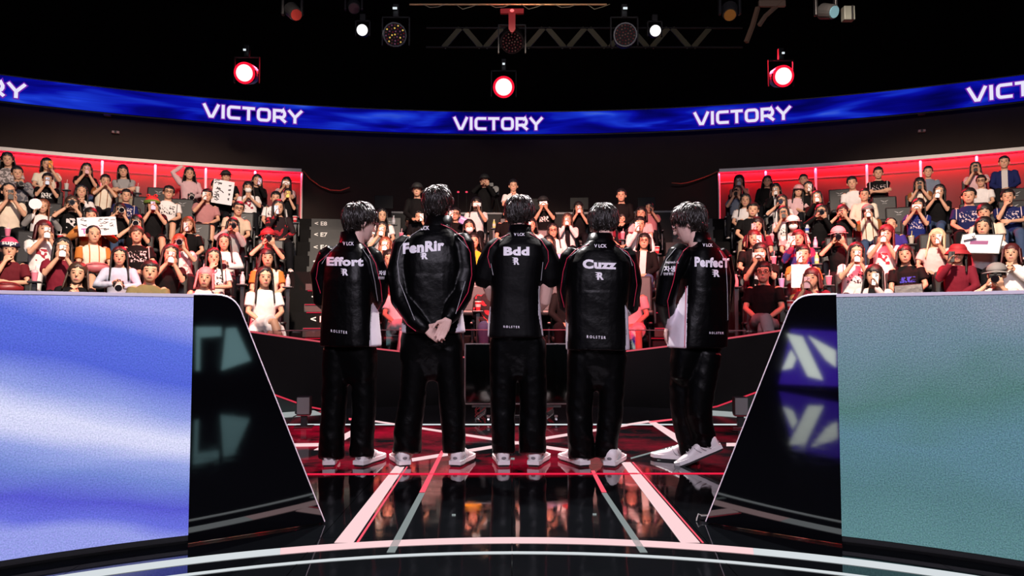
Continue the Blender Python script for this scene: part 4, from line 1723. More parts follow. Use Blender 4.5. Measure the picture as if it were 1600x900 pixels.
    for txt, box, mt, bold in spec.get('extra_print', []):
        print_text(cl, txt, box, 0.0, mt, 'sleeve_print', J, o, bold=bold)
    # trousers
    t = MB()
    for leg in spec['legs']:
        pts = [P(a[0], a[1], a[2]) for a in leg]
        pts.append(pts[-1] + V((0, -0.005, -0.022)))
        t.tube(pts, [a[3] for a in leg] + [leg[-1][3] * 1.02], 16, round_caps=False)
    hp = [(a[0], a[1], a[2], a[3] * (0.72, 0.78, 0.86, 1)[min(i, 3)], a[4]) for i, a in enumerate(spec['hips'])]
    h0 = hp[0]
    hw_ = (h0[2] - h0[1]) * 0.22
    hp = [(h0[0] + 10, h0[1] + hw_, h0[2] - hw_, h0[3] * 0.45, 0)] + list(hp)
    t.loft([ring(P((a[1] + a[2]) / 2, a[0], a[4]), (a[2] - a[1]) / 2 / pxm, a[3], yaw, 24, 2.6) for a in hp])
    w2 = wrinkle(0.0075, 6, 9, True, seed + 5)
    w3 = wrinkle(0.005, 10, 14, True, seed + 9)

    def wt(p, n_):
        z = p.z
        return w2(p, n_) * (0.55 + 0.5 * max(0, 1 - z / 0.7)) + w3(p, n_) * max(0, 1 - z / 0.35)
    link('trousers', remesh(t, 0.0095, 12, 'trousers', TROUS, wr=wt, origin=o), root)
    for sh in spec['shoes']:
        p = atz(sh[0], sh[1])
        shoe(root, V((p.x, p.y, sh[4] if len(sh) > 4 else 0.0)), sh[2] if len(sh) > 3 or sh[2] > 1 else sh[2] * 0.72, sh[3] if len(sh) > 3 else 0.0, len(sh) > 3 and sh[3] > 0, 0.98, o)
    if spec.get('glasses'):
        g = MB()
        for s in (-1, 1):
            g.tube([(s * 0.034 + 0.024 * math.cos(2 * PI * k / 14), -0.101, 0.004 + 0.019 * math.sin(2 * PI * k / 14)) for k in range(15)], 0.0022, 5, round_caps=False)
            g.tube([(s * 0.058, -0.099, 0.006), (s * 0.074, -0.05, 0.008), (s * 0.079, 0.01, 0.004)], 0.002, 5)
        g.tube([(-0.011, -0.102, 0.006), (0.011, -0.102, 0.006)], 0.002, 5)
        build('glasses', g.move(HM), GLASSF, root, origin=o)
    return root


def legs(*a):
    return a


PLAYERS = [
    dict(name='Effort', u=543, foot=730, D=4.57, yaw=R(18), seed=1, head=(563, 349, 0.03, R(52), R(8)),
         label='person in black jacket, head turned right, leftmost of the five on stage',
         torso=[(541, 503, 594, .165, 0), (515, 504, 592, .16, 0), (480, 505, 589, .15, 0), (440, 507, 587, .145, 0), (412, 510, 586, .135, .01), (396, 516, 580, .12, .02), (386, 526, 573, .10, .03), (379, 532, 568, .08, .035)],
         collar=((382, 530, 569, .085, .03), (368, 534, 566, .075, .04)),
         arms=[(-1, [(515, 400, .04, .078), (501, 428, .07, .070), (504, 468, .11, .062), (520, 486, .26, .05), (545, 490, .32, .045)]), (1, [(578, 401, -.02, .080), (592, 432, -.02, .072), (592, 460, .05, .064), (584, 482, .22, .052), (570, 490, .30, .045)])],
         hands=[((548, 490, .33), (1, .2, 0), (0, -1, 0), 1, .5), ((566, 490, .31), (-1, .2, -.2), (0, -1, 0), -1, .5)],
         legs=legs([(526, 545, 0, .092), (524, 600, 0, .087), (521, 640, 0, .082), (519, 680, -.01, .080), (518, 711, -.01, .084)], [(568, 545, 0, .092), (569, 600, 0, .085), (569, 640, 0, .078), (566, 680, -.01, .078), (565, 709, -.01, .078)]),
         hips=[(590, 508, 588, .10, 0), (565, 504, 589, .12, 0), (530, 506, 588, .13, 0), (500, 510, 584, .12, 0)],
         shoes=[(514, 729, R(14)), (562, 729, R(-24))], white=[[(582, 472), (600, 500), (602, 545), (577, 545), (579, 510)]],
         name_box=(511, 402, 567.5, 416), slope=0.02, emblem=(533, 418.5, 544.5, 430), nape=(536, 378.5, 553, 384), hem_print=(517.5, 516, 543, 520.5), hem_slope=0.11,
         red_pipes=[[(560, 374), (574, 388), (587, 412), (595, 445), (597, 470), (590, 484)], [(516, 394), (498, 410), (494, 435), (501, 458)]], grey_pipes=[[(527, 383), (512, 398), (503, 412)], [(566, 388), (578, 405), (586, 440), (590, 470)], [(580.5, 476), (578, 510), (579, 540)]],
         extra_print=[('자생', (592, 423, 602, 430), PRINTW, 0.03), ('한방병원', (591, 432, 600, 436), PRINTW, 0.01)],
         glasses=True, puff=1.03, hairlen=0.09),
    dict(name='FenRir', u=672, foot=728, D=4.65, yaw=R(-3), seed=2, head=(684, 323, 0.04, R(8), R(6)),
         label='person in black jacket with hands clasped behind the back, tallest on stage',
         torso=[(520, 628, 727, .155, 0), (490, 630, 723, .15, 0), (450, 630, 722, .15, 0), (412, 629, 725, .145, 0), (388, 632, 722, .135, .005), (371, 643, 714, .115, .01), (360, 655, 707, .095, .02), (352, 664, 704, .08, .025)],
         collar=((356, 660, 706, .085, .02), (343, 668, 706, .075, .03)),
         arms=[(-1, [(633, 384, 0, .082), (623, 425, -.03, .078), (627, 468, -.08, .070), (648, 500, -.17, .058), (662, 512, -.20, .045)]), (1, [(722, 380, 0, .082), (727, 425, -.02, .078), (721, 462, -.07, .068), (707, 488, -.17, .058), (699, 499, -.20, .045)])],
         hands=[((664, 511, -.20), (.80, -.05, -.60), (0, -1, .1), 1, .12), ((700, 499, -.235), (-.42, -.05, -.90), (0, -1, 0), -1, .16)],
         legs=legs([(651, 545, 0, .100), (647, 600, 0, .088), (642, 640, 0, .088), (637, 675, -.01, .090), (636, 702, -.01, .092)], [(699, 545, 0, .100), (704, 600, 0, .088), (707, 640, 0, .086), (709, 675, -.01, .078), (709, 702, -.01, .074)]),
         hips=[(585, 632, 716, .09, 0), (560, 625, 723, .12, 0), (530, 626, 723, .13, 0), (490, 636, 714, .12, 0)],
         shoes=[(632, 729, R(28)), (712, 729, R(-20))], white=[[(722, 484), (732, 490), (734, 526), (709, 526), (716, 505)], [(619, 500), (634, 508), (634, 526), (619, 526)]],
         name_box=(629.5, 377.5, 694, 394.5), slope=-0.09, emblem=(656.5, 393.5, 668.5, 404.5), nape=(652, 354, 671, 360), hem_print=(652, 528, 676, 531), hem_slope=0.0,
         red_pipes=[[(688, 350), (706, 358), (724, 372), (735, 395), (737, 430), (731, 457), (714, 486)], [(620, 482), (636, 506), (650, 517)]], grey_pipes=[[(664, 356), (640, 368), (626, 386), (621, 410), (624, 440), (640, 480), (648, 500)], [(716, 372), (731, 388)], [(727, 440), (712, 490)]],
         puff=1.05, hairlen=0.08, locks=1000),
    dict(name='Bdd', u=810, foot=727, D=4.70, yaw=R(0), seed=3, head=(811.5, 338, 0.05, R(4), R(14)),
         label='person in black short-sleeved jersey, middle of the five on stage',
         torso=[(527, 762, 849, .155, 0), (500, 763, 846, .148, 0), (465, 767, 843, .14, 0), (430, 769, 846, .14, 0), (402, 768, 852, .138, 0), (385, 774, 850, .122, .005), (372, 786, 840, .10, .015), (364, 794, 832, .085, .02)],
         collar=((367, 793, 832, .085, .02), (357, 797, 829, .075, .03)),
         arms=[(-1, [(777, 388, 0, .082), (764, 412, .01, .082), (757, 436, .02, .078), (766, 455, .06, .045), (785, 470, .2, .04)]), (1, [(846, 388, 0, .082), (857, 412, .01, .082), (859, 436, .02, .074), (852, 458, .06, .045), (835, 478, .2, .04)])], sleeve_n=3,
         bare_arms=[[(760, 425, .02, .05), (764, 446, .03, .047), (769, 462, .09, .043), (785, 474, .20, .032)], [(856, 425, .02, .05), (855, 446, .03, .048), (851, 470, .07, .043), (836, 488, .20, .032)]],
         hands=[((787, 475, .21), (.8, .3, -.1), (0, -1, 0), 1, .5), ((833, 488, .21), (-.8, .3, 0), (0, -1, 0), -1, .5)],
         legs=legs([(787, 530, 0, .096), (786, 600, 0, .088), (786, 640, 0, .082), (786, 675, -.01, .076), (787, 703, -.01, .074)], [(831, 530, 0, .096), (833, 600, 0, .092), (833, 640, 0, .09), (832, 675, -.01, .09), (832, 703, -.01, .09)]),
         hips=[(585, 768, 851, .10, 0), (555, 765, 852, .12, 0), (520, 768, 847, .13, 0), (490, 772, 842, .12, 0)],
         shoes=[(787, 729, R(8)), (834, 729, R(-22))], white=[[(842, 446), (862, 452), (856, 524), (847, 524), (841, 490)], [(757, 470), (767, 480), (764, 530), (757, 530)]],
         name_box=(787, 386, 827, 399.5), emblem=(800.5, 401, 811.5, 413), nape=(803, 364.5, 820, 369), hem_print=(787, 509, 812, 512.5), hem_slope=0.03,
         red_pipes=[[(796, 366), (778, 374), (765, 388), (762, 402), (766, 418)], [(828, 365), (846, 376), (856, 392), (857, 408), (852, 420)]], grey_pipes=[[(767, 412), (771, 430)], [(848, 410), (845, 438)], [(841, 452), (842, 490), (848, 524)]],
         puff=1.03, hairlen=0.10, wr=0.0022),
    dict(name='Cuzz', u=932, foot=728, D=4.60, yaw=R(2), seed=4, head=(943, 351, 0.05, R(-4), R(20)),
         label='person in black jacket, arms folded in front, fourth from the left on stage',
         torso=[(546, 885, 983, .165, 0), (515, 885, 981, .158, 0), (480, 884, 980, .152, 0), (440, 884, 985, .15, 0), (412, 887, 984, .142, 0), (396, 896, 974, .124, .01), (385, 908, 965, .10, .02), (377, 917, 959, .085, .025)],
         collar=((380, 915, 960, .09, .02), (370, 921, 956, .08, .03)),
         arms=[(-1, [(894, 402, .02, .08), (884, 440, .03, .072), (888, 476, .10, .066), (908, 492, .25, .052), (930, 494, .31, .045)]), (1, [(977, 402, .02, .08), (986, 440, .03, .074), (983, 478, .10, .066), (962, 494, .25, .052), (942, 494, .31, .045)])],
         hands=[((932, 494, .32), (1, .1, 0), (0, -1, 0), 1, .5), ((940, 492, .33), (-1, .1, 0), (0, -1, 0), -1, .5)],
         legs=legs([(910, 555, 0, .10), (907, 610, 0, .090), (905, 645, 0, .086), (907, 680, -.01, .084), (908, 711, -.01, .080)], [(956, 555, 0, .10), (955, 610, 0, .086), (954, 645, 0, .082), (949, 680, -.01, .074), (947, 709, -.01, .07)]),
         hips=[(600, 889, 974, .10, 0), (570, 888, 976, .125, 0), (540, 889, 978, .135, 0), (505, 894, 974, .12, 0)],
         shoes=[(912, 729, R(32)), (953, 730, R(-30))], white=[[(976, 476), (992, 500), (992, 550), (977, 550), (979, 520)], [(878, 496), (888, 506), (886, 550), (878, 550)]],
         name_box=(910.5, 406, 963, 420.5), slope=0.03, emblem=(930, 424, 943, 436.5), nape=(928.5, 382, 948, 387.5), hem_print=(917, 524.5, 946.5, 529), hem_slope=0.05,
         red_pipes=[[(920, 382), (900, 390), (886, 404), (880, 425), (876, 455), (882, 480)], [(962, 384), (980, 394), (991, 412), (995, 445), (990, 478)]], grey_pipes=[[(912, 386), (892, 400)], [(968, 388), (984, 402), (988, 415)], [(977, 480), (978, 545)], [(884, 500), (887, 545)]],
         puff=1.04, hairlen=0.075),
    dict(name='PerfecT', u=1092, foot=728, D=4.60, yaw=R(-24), seed=5, head=(1077, 351, -.01, R(-66), R(16)),
         label='person in black jacket and glasses stepping to the left, rightmost of the five on stage',
         torso=[(543, 1045, 1133, .165, 0), (510, 1049, 1135, .16, 0), (470, 1057, 1138, .152, 0), (430, 1060, 1140, .148, 0), (407, 1062, 1135, .135, 0), (393, 1070, 1126, .118, 0), (383, 1078, 1114, .095, 0), (376, 1080, 1109, .08, 0)],
         collar=((380, 1073, 1111, .085, 0), (369, 1074, 1106, .075, 0)),
         arms=[(-1, [(1062, 397, -.06, .08), (1046, 432, -.10, .076), (1039, 472, -.08, .068), (1044, 498, .02, .052), (1047, 508, .06, .045)]), (1, [(1126, 402, .06, .075), (1134, 440, .08, .064), (1130, 480, .16, .056), (1118, 500, .30, .045), (1105, 506, .36, .04)])],
         hands=[((1045, 508, .06), (-.1, .25, -.95), (.6, -.6, 0), -1, .45), ((1100, 507, .37), (-1, 0, 0), (0, -1, 0), -1, .5)],
         legs=legs([(1074, 550, .05, .10), (1066, 610, .05, .088), (1067, 650, .05, .080), (1076, 690, .05, .070), (1080, 708, .05, .066)], [(1104, 550, -.03, .102), (1094, 610, -.05, .094), (1092, 645, -.05, .084), (1098, 675, -.02, .078), (1102, 695, -.01, .076)]),
         hips=[(590, 1044, 1122, .10, 0), (565, 1044, 1128, .125, 0), (535, 1047, 1130, .135, 0), (500, 1056, 1130, .12, 0)],
         shoes=[(1087, 722, R(62)), (1131, 729, R(80), R(24))], white=[[(1075, 446), (1072, 545), (1030, 545), (1044, 498), (1052, 492), (1062, 470)]],
         name_box=(1085.5, 402.5, 1139, 418), slope=0.04, emblem=(1112, 420, 1124, 432), nape=(1098, 381, 1113, 386), hem_print=(1108, 518.5, 1130, 522), hem_slope=0.02,
         red_pipes=[[(1086, 377), (1068, 392), (1058, 410), (1052, 440), (1043, 470), (1046, 497)], [(1072, 448), (1071, 500), (1070, 542)]], grey_pipes=[[(1056, 388), (1042, 405), (1033, 430)], [(1124, 392), (1134, 410), (1136, 450), (1137, 500)]],
         extra_print=[('자생', (1038, 416, 1055, 425), PRINTW, 0.03), ('한방병원', (1037, 426, 1052, 430), PRINTW, 0.01), ('logitech G', (1041, 408, 1060, 413), PRINTW, 0.01)],
         glasses=True, puff=1.03, hairlen=0.085),
]
for s_ in PLAYERS:
    player(s_)
# ------------------------------------------------------------------ seated audience: shared meshes
HC = V((0, -0.03, 1.2))
HEADM = Matrix.Translation(HC) @ Matrix.Diagonal((1.20, 1.12, 1.12, 1))
      # middle of the head of a seated figure that faces -Y, root on the tread


def ik(sh, wr_, l1, l2, pole):
    d = wr_ - sh
    L_ = min(d.length, (l1 + l2) * 0.999)
    dn = d.normalized()
    a = (l1 * l1 - l2 * l2 + L_ * L_) / (2 * L_)
    h = math.sqrt(max(0, l1 * l1 - a * a))
    pl = V(pole)
    pl = (pl - dn * pl.dot(dn)).normalized()
    return sh + dn * a + pl * h


# pose: for the person's right (-1 = viewer's left) and left hand: wrist, finger direction, palm normal, elbow pole, curl
POSES = {
    'lap': [((-0.07, -0.24, 0.60), (.75, -.55, -.1), (0, .3, -1), (-1, .4, -.3), .35), ((0.07, -0.25, 0.61), (-.75, -.55, -.1), (0, .3, -1), (1, .4, -.3), .35)],
    'ph2': [((-0.055, -0.26, 1.035), (.30, -.1, 1), (.5, -.6, 0), (-.55, -.1, -1), .45), ((0.055, -0.26, 1.035), (-.30, -.1, 1), (-.5, -.6, 0), (.55, -.1, -1), .45)],
    'ph1': [((-0.075, -0.27, 1.035), (.25, -.1, 1), (.6, -.5, 0), (-.55, -.1, -1), .5), ((0.08, -0.25, 0.62), (-.8, -.5, -.1), (0, .3, -1), (1, .4, -.3), .4)],
    'ph1m': [((-0.08, -0.25, 0.62), (.8, -.5, -.1), (0, .3, -1), (-1, .4, -.3), .4), ((0.075, -0.27, 1.035), (-.25, -.1, 1), (-.6, -.5, 0), (.55, -.1, -1), .5)],
    'cam': [((-0.095, -0.20, 1.075), (.35, -.6, .7), (.8, -.2, .2), (-.8, -.1, -.8), .6), ((0.065, -0.27, 1.045), (-.2, -.5, .8), (-.3, 0, 1), (.6, -.1, -1), .6)],
    'clasp': [((-0.05, -0.22, 0.93), (.45, -.3, .85), (.7, .2, 0), (-.7, .1, -.8), .3), ((0.05, -0.22, 0.93), (-.45, -.3, .85), (-.7, .2, 0), (.7, .1, -.8), .3)],
    'clap': [((-0.045, -0.20, 1.06), (.35, -.1, .95), (.8, .2, 0), (-.7, -.1, -.8), .15), ((0.045, -0.20, 1.06), (-.35, -.1, .95), (-.8, .2, 0), (.7, -.1, -.8), .15)],
    'fold': [((0.11, -0.20, 0.80), (.9, .1, .15), (0, 1, 0), (-1, -.1, -.6), .3), ((-0.11, -0.23, 0.78), (-.9, .1, .1), (0, 1, 0), (1, -.1, -.6), .3)],
    'chin': [((-0.045, -0.19, 1.03), (.3, .25, .9), (.5, .8, 0), (-.5, -.1, -1), .9), ((0.0, -0.24, 0.74), (-.9, 0, .1), (0, 1, 0), (1, 0, -.6), .4)],
    'up': [((-0.15, 0.02, 1.36), (.8, .2, -.2), (.2, .2, -1), (-1, 0, .5), .4), ((0.07, -0.25, 0.66), (-.7, -.5, .1), (0, .3, -1), (1, .4, -.3), .4)],
    'board': [((-0.17, -0.29, 0.88), (.5, -.3, .7), (.7, .7, 0), (-.9, .1, -.7), .5), ((0.17, -0.29, 0.88), (-.5, -.3, .7), (-.7, .7, 0), (.9, .1, -.7), .5)],
    'lowcam': [((-0.08, -0.25, 0.80), (.5, -.6, .3), (.7, .2, .3), (-.9, .2, -.5), .6), ((0.06, -0.29, 0.76), (-.4, -.6, .3), (-.3, 0, 1), (.9, .2, -.5), .6)],
    'fan': [((-0.13, -0.24, 1.0), (.15, -.2, 1), (.7, -.4, 0), (-.6, 0, -1), .7), ((0.16, -0.22, 0.98), (.35, -.2, .9), (-.8, -.2, 0), (.7, 0, -.9), .2)],
}
SHL = 0.165


def arm_chain(pose, i):
    sx = -1 if i == 0 else 1
    wr_, d_, n_, pole, curl = POSES[pose][i]
    sh = V((sx * SHL, 0.0, 0.985))
    wv = V(wr_)
    el = ik(sh, wv, 0.275, 0.245, pole)
    return sh, el, wv, d_, n_, curl, sx


LEGS = {
    'normal': [[(-0.085, -0.02, 0.52), (-0.105, -0.27, 0.535), (-0.11, -0.46, 0.50), (-0.115, -0.47, 0.28), (-0.115, -0.45, 0.07)],
               [(0.085, -0.02, 0.52), (0.105, -0.27, 0.535), (0.11, -0.46, 0.50), (0.115, -0.47, 0.28), (0.115, -0.45, 0.07)]],
    'crossed': [[(-0.085, -0.02, 0.52), (-0.05, -0.27, 0.58), (0.05, -0.47, 0.60), (0.10, -0.56, 0.40), (0.14, -0.60, 0.25)],
                [(0.085, -0.02, 0.52), (0.07, -0.27, 0.53), (0.03, -0.46, 0.49), (0.0, -0.44, 0.26), (-0.02, -0.42, 0.07)]],
}
LEGS['stand'] = [[(sx_ * 0.085, -0.0, 0.50), (sx_ * 0.095, -0.01, 0.25), (sx_ * 0.10, -0.02, 0.07), (sx_ * 0.105, 0.0, -0.15), (sx_ * 0.11, 0.02, -0.33)] for sx_ in (-1, 1)]
LEGR = [0.078, 0.072, 0.055, 0.052, 0.036]
FACE_SKIN = [SKIN, EYE, LIP]


def body_mesh(pose, leg):
    m = MB()
    head_parts(m, HEADM)
    prof = [(0.43, .03, .150, .105), (0.55, .03, .148, .10), (0.68, .02, .122, .085), (0.82, .01, .135, .09), (0.93, .01, .150, .088), (1.0, .012, .12, .07), (1.045, .015, .07, .06), (1.08, .016, .052, .052)]
    m.loft([ring((0, cy, z), rx, ry, 0, 16, 2.3) for z, cy, rx, ry in prof])
    for i in (0, 1):
        sh, el, wv, d_, n_, curl, sx = arm_chain(pose, i)
        m.tube([sh, sh.lerp(el, .5), el, el.lerp(wv, .4), wv], [0.046, 0.043, 0.036, 0.036, 0.025], 10)
        hand(m, wv, d_, n_, -sx if False else (1 if sx < 0 else -1), curl, 0.98)
    for lg in LEGS[leg]:
        m.tube(lg, LEGR, 10)
        e = V(lg[-1])
        f_ = V((0, -1, 0)) if leg == 'normal' or e.z < 0.1 else V((0.25, -0.8, -0.55)).normalized()
        m.tube([e + V((0, 0.02, -0.02)), e + f_ * 0.10 + V((0, 0, -0.035)), e + f_ * 0.17 + V((0, 0, -0.04))], [0.036, 0.034, 0.024], 10)
    me = remesh(m, 0.0085, 2, 'body', FACE_SKIN)
    for f in me.polygons:
        p = f.center - HC
        p = V((p.x / 1.2, p.y / 1.12, p.z / 1.12))
        if p.y < -0.05 and abs(p.z) < 0.09:
            for s in (-1, 1):
                if ((p.x - s * 0.031) / 0.0135) ** 2 + ((p.z - 0.003) / 0.0062) ** 2 < 1 or ((p.x - s * 0.033) / 0.018) ** 2 + ((p.z - 0.027) / 0.0042) ** 2 < 1:
                    f.material_index = 1
            if (p.x / 0.021) ** 2 + ((p.z + 0.064) / 0.008) ** 2 < 1:
                f.material_index = 2
    return me


def shirt_mesh(pose, sl):
    m = MB()
    prof = [(0.47, .03, .178, .132), (0.56, .03, .172, .128), (0.68, .02, .155, .114), (0.82, .008, .166, .116), (0.93, .008, .178, .110), (0.995, .012, .150, .090), (1.035, .016, .095, .078)]
    m.loft([ring((0, cy, z), rx, ry, 0, 20, 2.4) for z, cy, rx, ry in prof])
    if sl != 'n':
        for i in (0, 1):
            sh, el, wv, *_ = arm_chain(pose, i)
            if sl == 's':
                m.tube([sh + V((0, 0, -.005)), sh.lerp(el, .4), sh.lerp(el, .72)], [0.068, 0.066, 0.064], 12, round_caps=False)
            else:
                m.tube([sh + V((0, 0, -.005)), sh.lerp(el, .5), el, el.lerp(wv, .5), el.lerp(wv, .93)], [0.068, 0.062, 0.056, 0.049, 0.040], 12)
    return remesh(m, 0.012, 3, 'shirt', SKIN, wr=wrinkle(0.005, 9, 8, True, hash(pose) % 7 if False else len(pose)))


def legs_mesh(kind, leg):
    m = MB()
    L_ = LEGS[leg]
    if kind == 'trousers':
        for lg in L_:
            m.tube(lg, [0.098, 0.090, 0.075, 0.068, 0.062], 12, round_caps=False)
    elif kind == 'shorts':
        for lg in L_:
            m.tube([lg[0], lg[1], V(lg[1]).lerp(V(lg[2]), .55)], [0.10, 0.094, 0.088], 12, round_caps=False)
    elif kind == 'skirt':
        a, b = L_
        m.loft([ring((0, 0.0, 0.44), .19, .14, 0, 18), ring((0, 0.0, 0.58), .18, .13, 0, 18)])
        for lg in L_:
            m.tube([lg[0], lg[1], V(lg[1]).lerp(V(lg[2]), .75)], [0.112, 0.108, 0.10], 12, round_caps=False)
        m.tube([V(a[1]).lerp(V(b[1]), .5) + V((0, .1, -.02)), V(a[2]).lerp(V(b[2]), .5) + V((0, .03, -.03))], [0.10, 0.085], 12)
        if leg == 'crossed':
            m.tube([(0.16, -0.2, 0.5), (0.20, -0.34, 0.36), (0.21, -0.36, 0.2)], [0.08, 0.055, 0.04], 10)
            m.tube([(-0.15, -0.2, 0.5), (-0.20, -0.32, 0.38), (-0.24, -0.34, 0.30)], [0.08, 0.055, 0.03], 10)
    m.loft([ring((0, 0.03, 0.42), .165, .125, 0, 16), ring((0, 0.03, 0.60), .165, .125, 0, 16)])
    return remesh(m, 0.013, 3, kind, SKIN, wr=wrinkle(0.005, 8, 8, True, 3))


def shoe_mesh(leg, i):
    m = MB()
    e = V(LEGS[leg][i][-1])
    if leg == 'crossed' and i == 0:
        f_ = V((0.25, -0.8, -0.55)).normalized()
    else:
        f_ = V((0, -1, 0))
    Mx = f_.to_track_quat('-Y', 'Z').to_matrix().to_4x4()
    rows = [(0.05, 0.030, 0.07), (0.03, 0.038, 0.085), (-0.04, 0.040, 0.085), (-0.10, 0.046, 0.062), (-0.16, 0.048, 0.05), (-0.20, 0.034, 0.04), (-0.215, 0.015, 0.03)]
    m.loft([[V((hw * math.cos(2 * PI * k / 12), y, -0.068 + h * (0.5 + 0.5 * math.sin(2 * PI * k / 12)))) for k in range(12)] for y, hw, h in rows])
    m.slab([(0.036, 0.055), (0.044, -0.05), (0.052, -0.15), (0.03, -0.215), (-0.03, -0.215), (-0.052, -0.15), (-0.044, -0.05), (-0.036, 0.055)], -0.070, -0.052, mi=1)
    m.move(Matrix.Translation(e) @ Mx)
    return m.mesh('shoe', [SHOEW, SOLEB], True)


# hair of the audience (head-local, origin HC)
def cap_hair(m, hairline=0.035, puff=1.0, nape=-0.075, part=False):
    cen = V((0, 0.016, 0.036))
    ax = V((0.087 * puff, 0.108 * puff, 0.100 * puff))

    def fn(d, p):
        z = p.z + cen.z
        hl = hairline + 0.016 * noise.noise(V((d.x * 6, 0.7, hairline * 90))) + (0.035 * (1 - abs(d.x) * 1.6) if part else 0.0)
        side = abs(d.x) > 0.72
        if d.y < -0.15 and z < (hl if not side else hl - 0.05):
            return p * 0.74
        if z < nape or (d.y < 0.28 and z < nape + 0.05):
            return p * 0.76
        n_ = noise.noise(V((d.x * 9, d.y * 9, d.z * 3)))
        return p * (1 + 0.06 * n_ + 0.03 * noise.noise(V((d.x * 20, d.y * 20, d.z * 5))))
    m.ell(cen, ax, 34, 22, fn=fn)


def curtain(m, L_, front=118, thick=0.022, flare=0.02, z0=0.06, taper=0.6):
    ns, nz_ = 46, 9
    outer, inner = [], []
    for i in range(nz_ + 1):
        t = i / nz_
        z = z0 - (L_ + z0) * t
        ro, ri = [], []
        for k in range(ns + 1):
            ph = R(-front + 2 * front * k / ns)
            fr = max(0, (abs(math.degrees(ph)) - 60) / (front - 60))
            n_ = noise.noise(V((ph * 7, 0.3, t * 1.5)))
            zz = z - (0.02 * n_ if i == nz_ else 0)
            rx = 0.093 + flare * t + 0.006 * n_
            ry = 0.112 + flare * 0.6 * t + 0.006 * n_
            th = thick * (1 - taper * t * 0.6)
            cy = 0.016 - 0.035 * t * fr
            ro.append(HCO + V((math.sin(ph) * rx, cy + math.cos(ph) * ry, zz)))
            ri.append(HCO + V((math.sin(ph) * (rx - th), cy + math.cos(ph) * (ry - th), zz)))
        outer.append(ro)
        inner.append(ri)
    rings = [o_ + list(reversed(i_)) for o_, i_ in zip(outer, inner)]
    m.loft(rings)


HCO = V((0, 0, 0))


def hair_mesh(style):
    m = MB()
    if style == 'long':
        cap_hair(m, 0.040, 1.05, part=False)
        curtain(m, 0.25, front=112, flare=0.03)
    elif style == 'longs':
        cap_hair(m, 0.044, 1.06, part=True)
        curtain(m, 0.18, front=106, flare=0.035)
    elif style == 'longp':
        cap_hair(m, 0.060, 1.06, part=True)
        curtain(m, 0.31, front=116, flare=0.026)
    elif style == 'bob':
        cap_hair(m, 0.036)
        curtain(m, 0.135, flare=0.022)
    elif style == 'tied':
        cap_hair(m, 0.078, 0.97, part=True)
        m.ell((0, 0.125, 0.03), (0.034, 0.034, 0.034), 12, 8)
    elif style == 'bowl':
        cap_hair(m, 0.030, 1.04)
    elif style == 'hat':
        cap_hair(m, 0.04, 0.97)
    elif style == 'hatlong':
        cap_hair(m, 0.04, 0.97)
        curtain(m, 0.25)
    else:
        cap_hair(m, 0.052, 1.0, nape=-0.06)
    return m.move(HEADM).mesh('hair', HAIRC['black'], True)


def hat_mesh(kind):
    m = MB()
    T = HEADM @ Matrix.Translation((0, 0.012, 0.04))
    dome = lambda d, p: V((p.x, p.y, max(p.z, -0.002)))
    if kind == 'cap':
        m.ell((0, 0, 0.012), (0.096, 0.115, 0.096), 26, 16, fn=dome)
        br = [[V((math.sin(R(a)) * rr_ * 0.86, -0.02 - math.cos(R(a)) * rr_, 0.012 - (rr_ - 0.09) * 0.25 - abs(math.sin(R(a))) * 0.01 + dz)) for a in range(-62, 63, 8)] for rr_, dz in ((0.085, 0), (0.165, 0), (0.165, -0.006), (0.085, -0.006))]
        m.loft(br, closed=False, cap=False)
    elif kind == 'bucket':
        m.ell((0, 0, 0.0), (0.097, 0.116, 0.110), 26, 14, fn=lambda d, p: V((p.x, p.y, min(max(p.z, -0.002), 0.085))))
        m.loft([ring((0, 0, 0.012), 0.098, 0.117, 0, 26, 2), ring((0, 0, -0.045), 0.142, 0.165, 0, 26, 2), ring((0, 0, -0.050), 0.142, 0.165, 0, 26, 2), ring((0, 0, 0.004), 0.096, 0.115, 0, 26, 2)], cap=False)
    elif kind == 'beanie':
        m.ell((0, 0, 0.0), (0.096, 0.115, 0.115), 26, 14, fn=dome)
        m.loft([ring((0, 0, z), 0.099 + e, 0.118 + e, 0, 26, 2) for z, e in ((-0.012, 0), (-0.008, .006), (0.035, .006), (0.040, 0))], mi=1)
    elif kind == 'frog':
        m.ell((0, 0, 0.0), (0.104, 0.120, 0.105), 26, 14, fn=dome)
        m.loft([ring((0, 0, z), 0.108 + e, 0.124 + e, 0, 26, 2) for z, e in ((-0.030, 0), (-0.024, .010), (0.018, .010), (0.026, 0))], mi=1)
        for s in (-1, 1):
            m.ell((s * 0.05, -0.05, 0.095), (0.032, 0.03, 0.03), 12, 8)
            m.ell((s * 0.05, -0.072, 0.098), (0.014, 0.012, 0.014), 8, 6, mi=2)
    return m.move(T).mesh('hat', [SKIN, SKIN, SKIN], True)


def glasses_mesh():
    g = MB()
    for s in (-1, 1):
        g.tube([(s * 0.034 + 0.025 * math.cos(2 * PI * k / 12), -0.104, 0.003 + 0.019 * math.sin(2 * PI * k / 12)) for k in range(13)], 0.003, 4, round_caps=False)
        g.tube([(s * 0.058, -0.100, 0.006), (s * 0.076, -0.05, 0.008), (s * 0.081, 0.01, 0.004)], 0.0025, 4)
    g.tube([(-0.010, -0.105, 0.006), (0.010, -0.105, 0.006)], 0.0025, 4)
    return g.move(HEADM).mesh('glasses', BLACK)


def mask_mesh():
    m = MB()
    m.ell((0, -0.058, -0.052), (0.062, 0.060, 0.052), 18, 12, fn=lambda d, p: V((p.x, min(p.y, 0.012), p.z)))
    return m.move(HEADM).mesh('face_mask', mat('mask_white', (0.8, 0.78, 0.76, 1), 0.7), True)


CACHE = {}


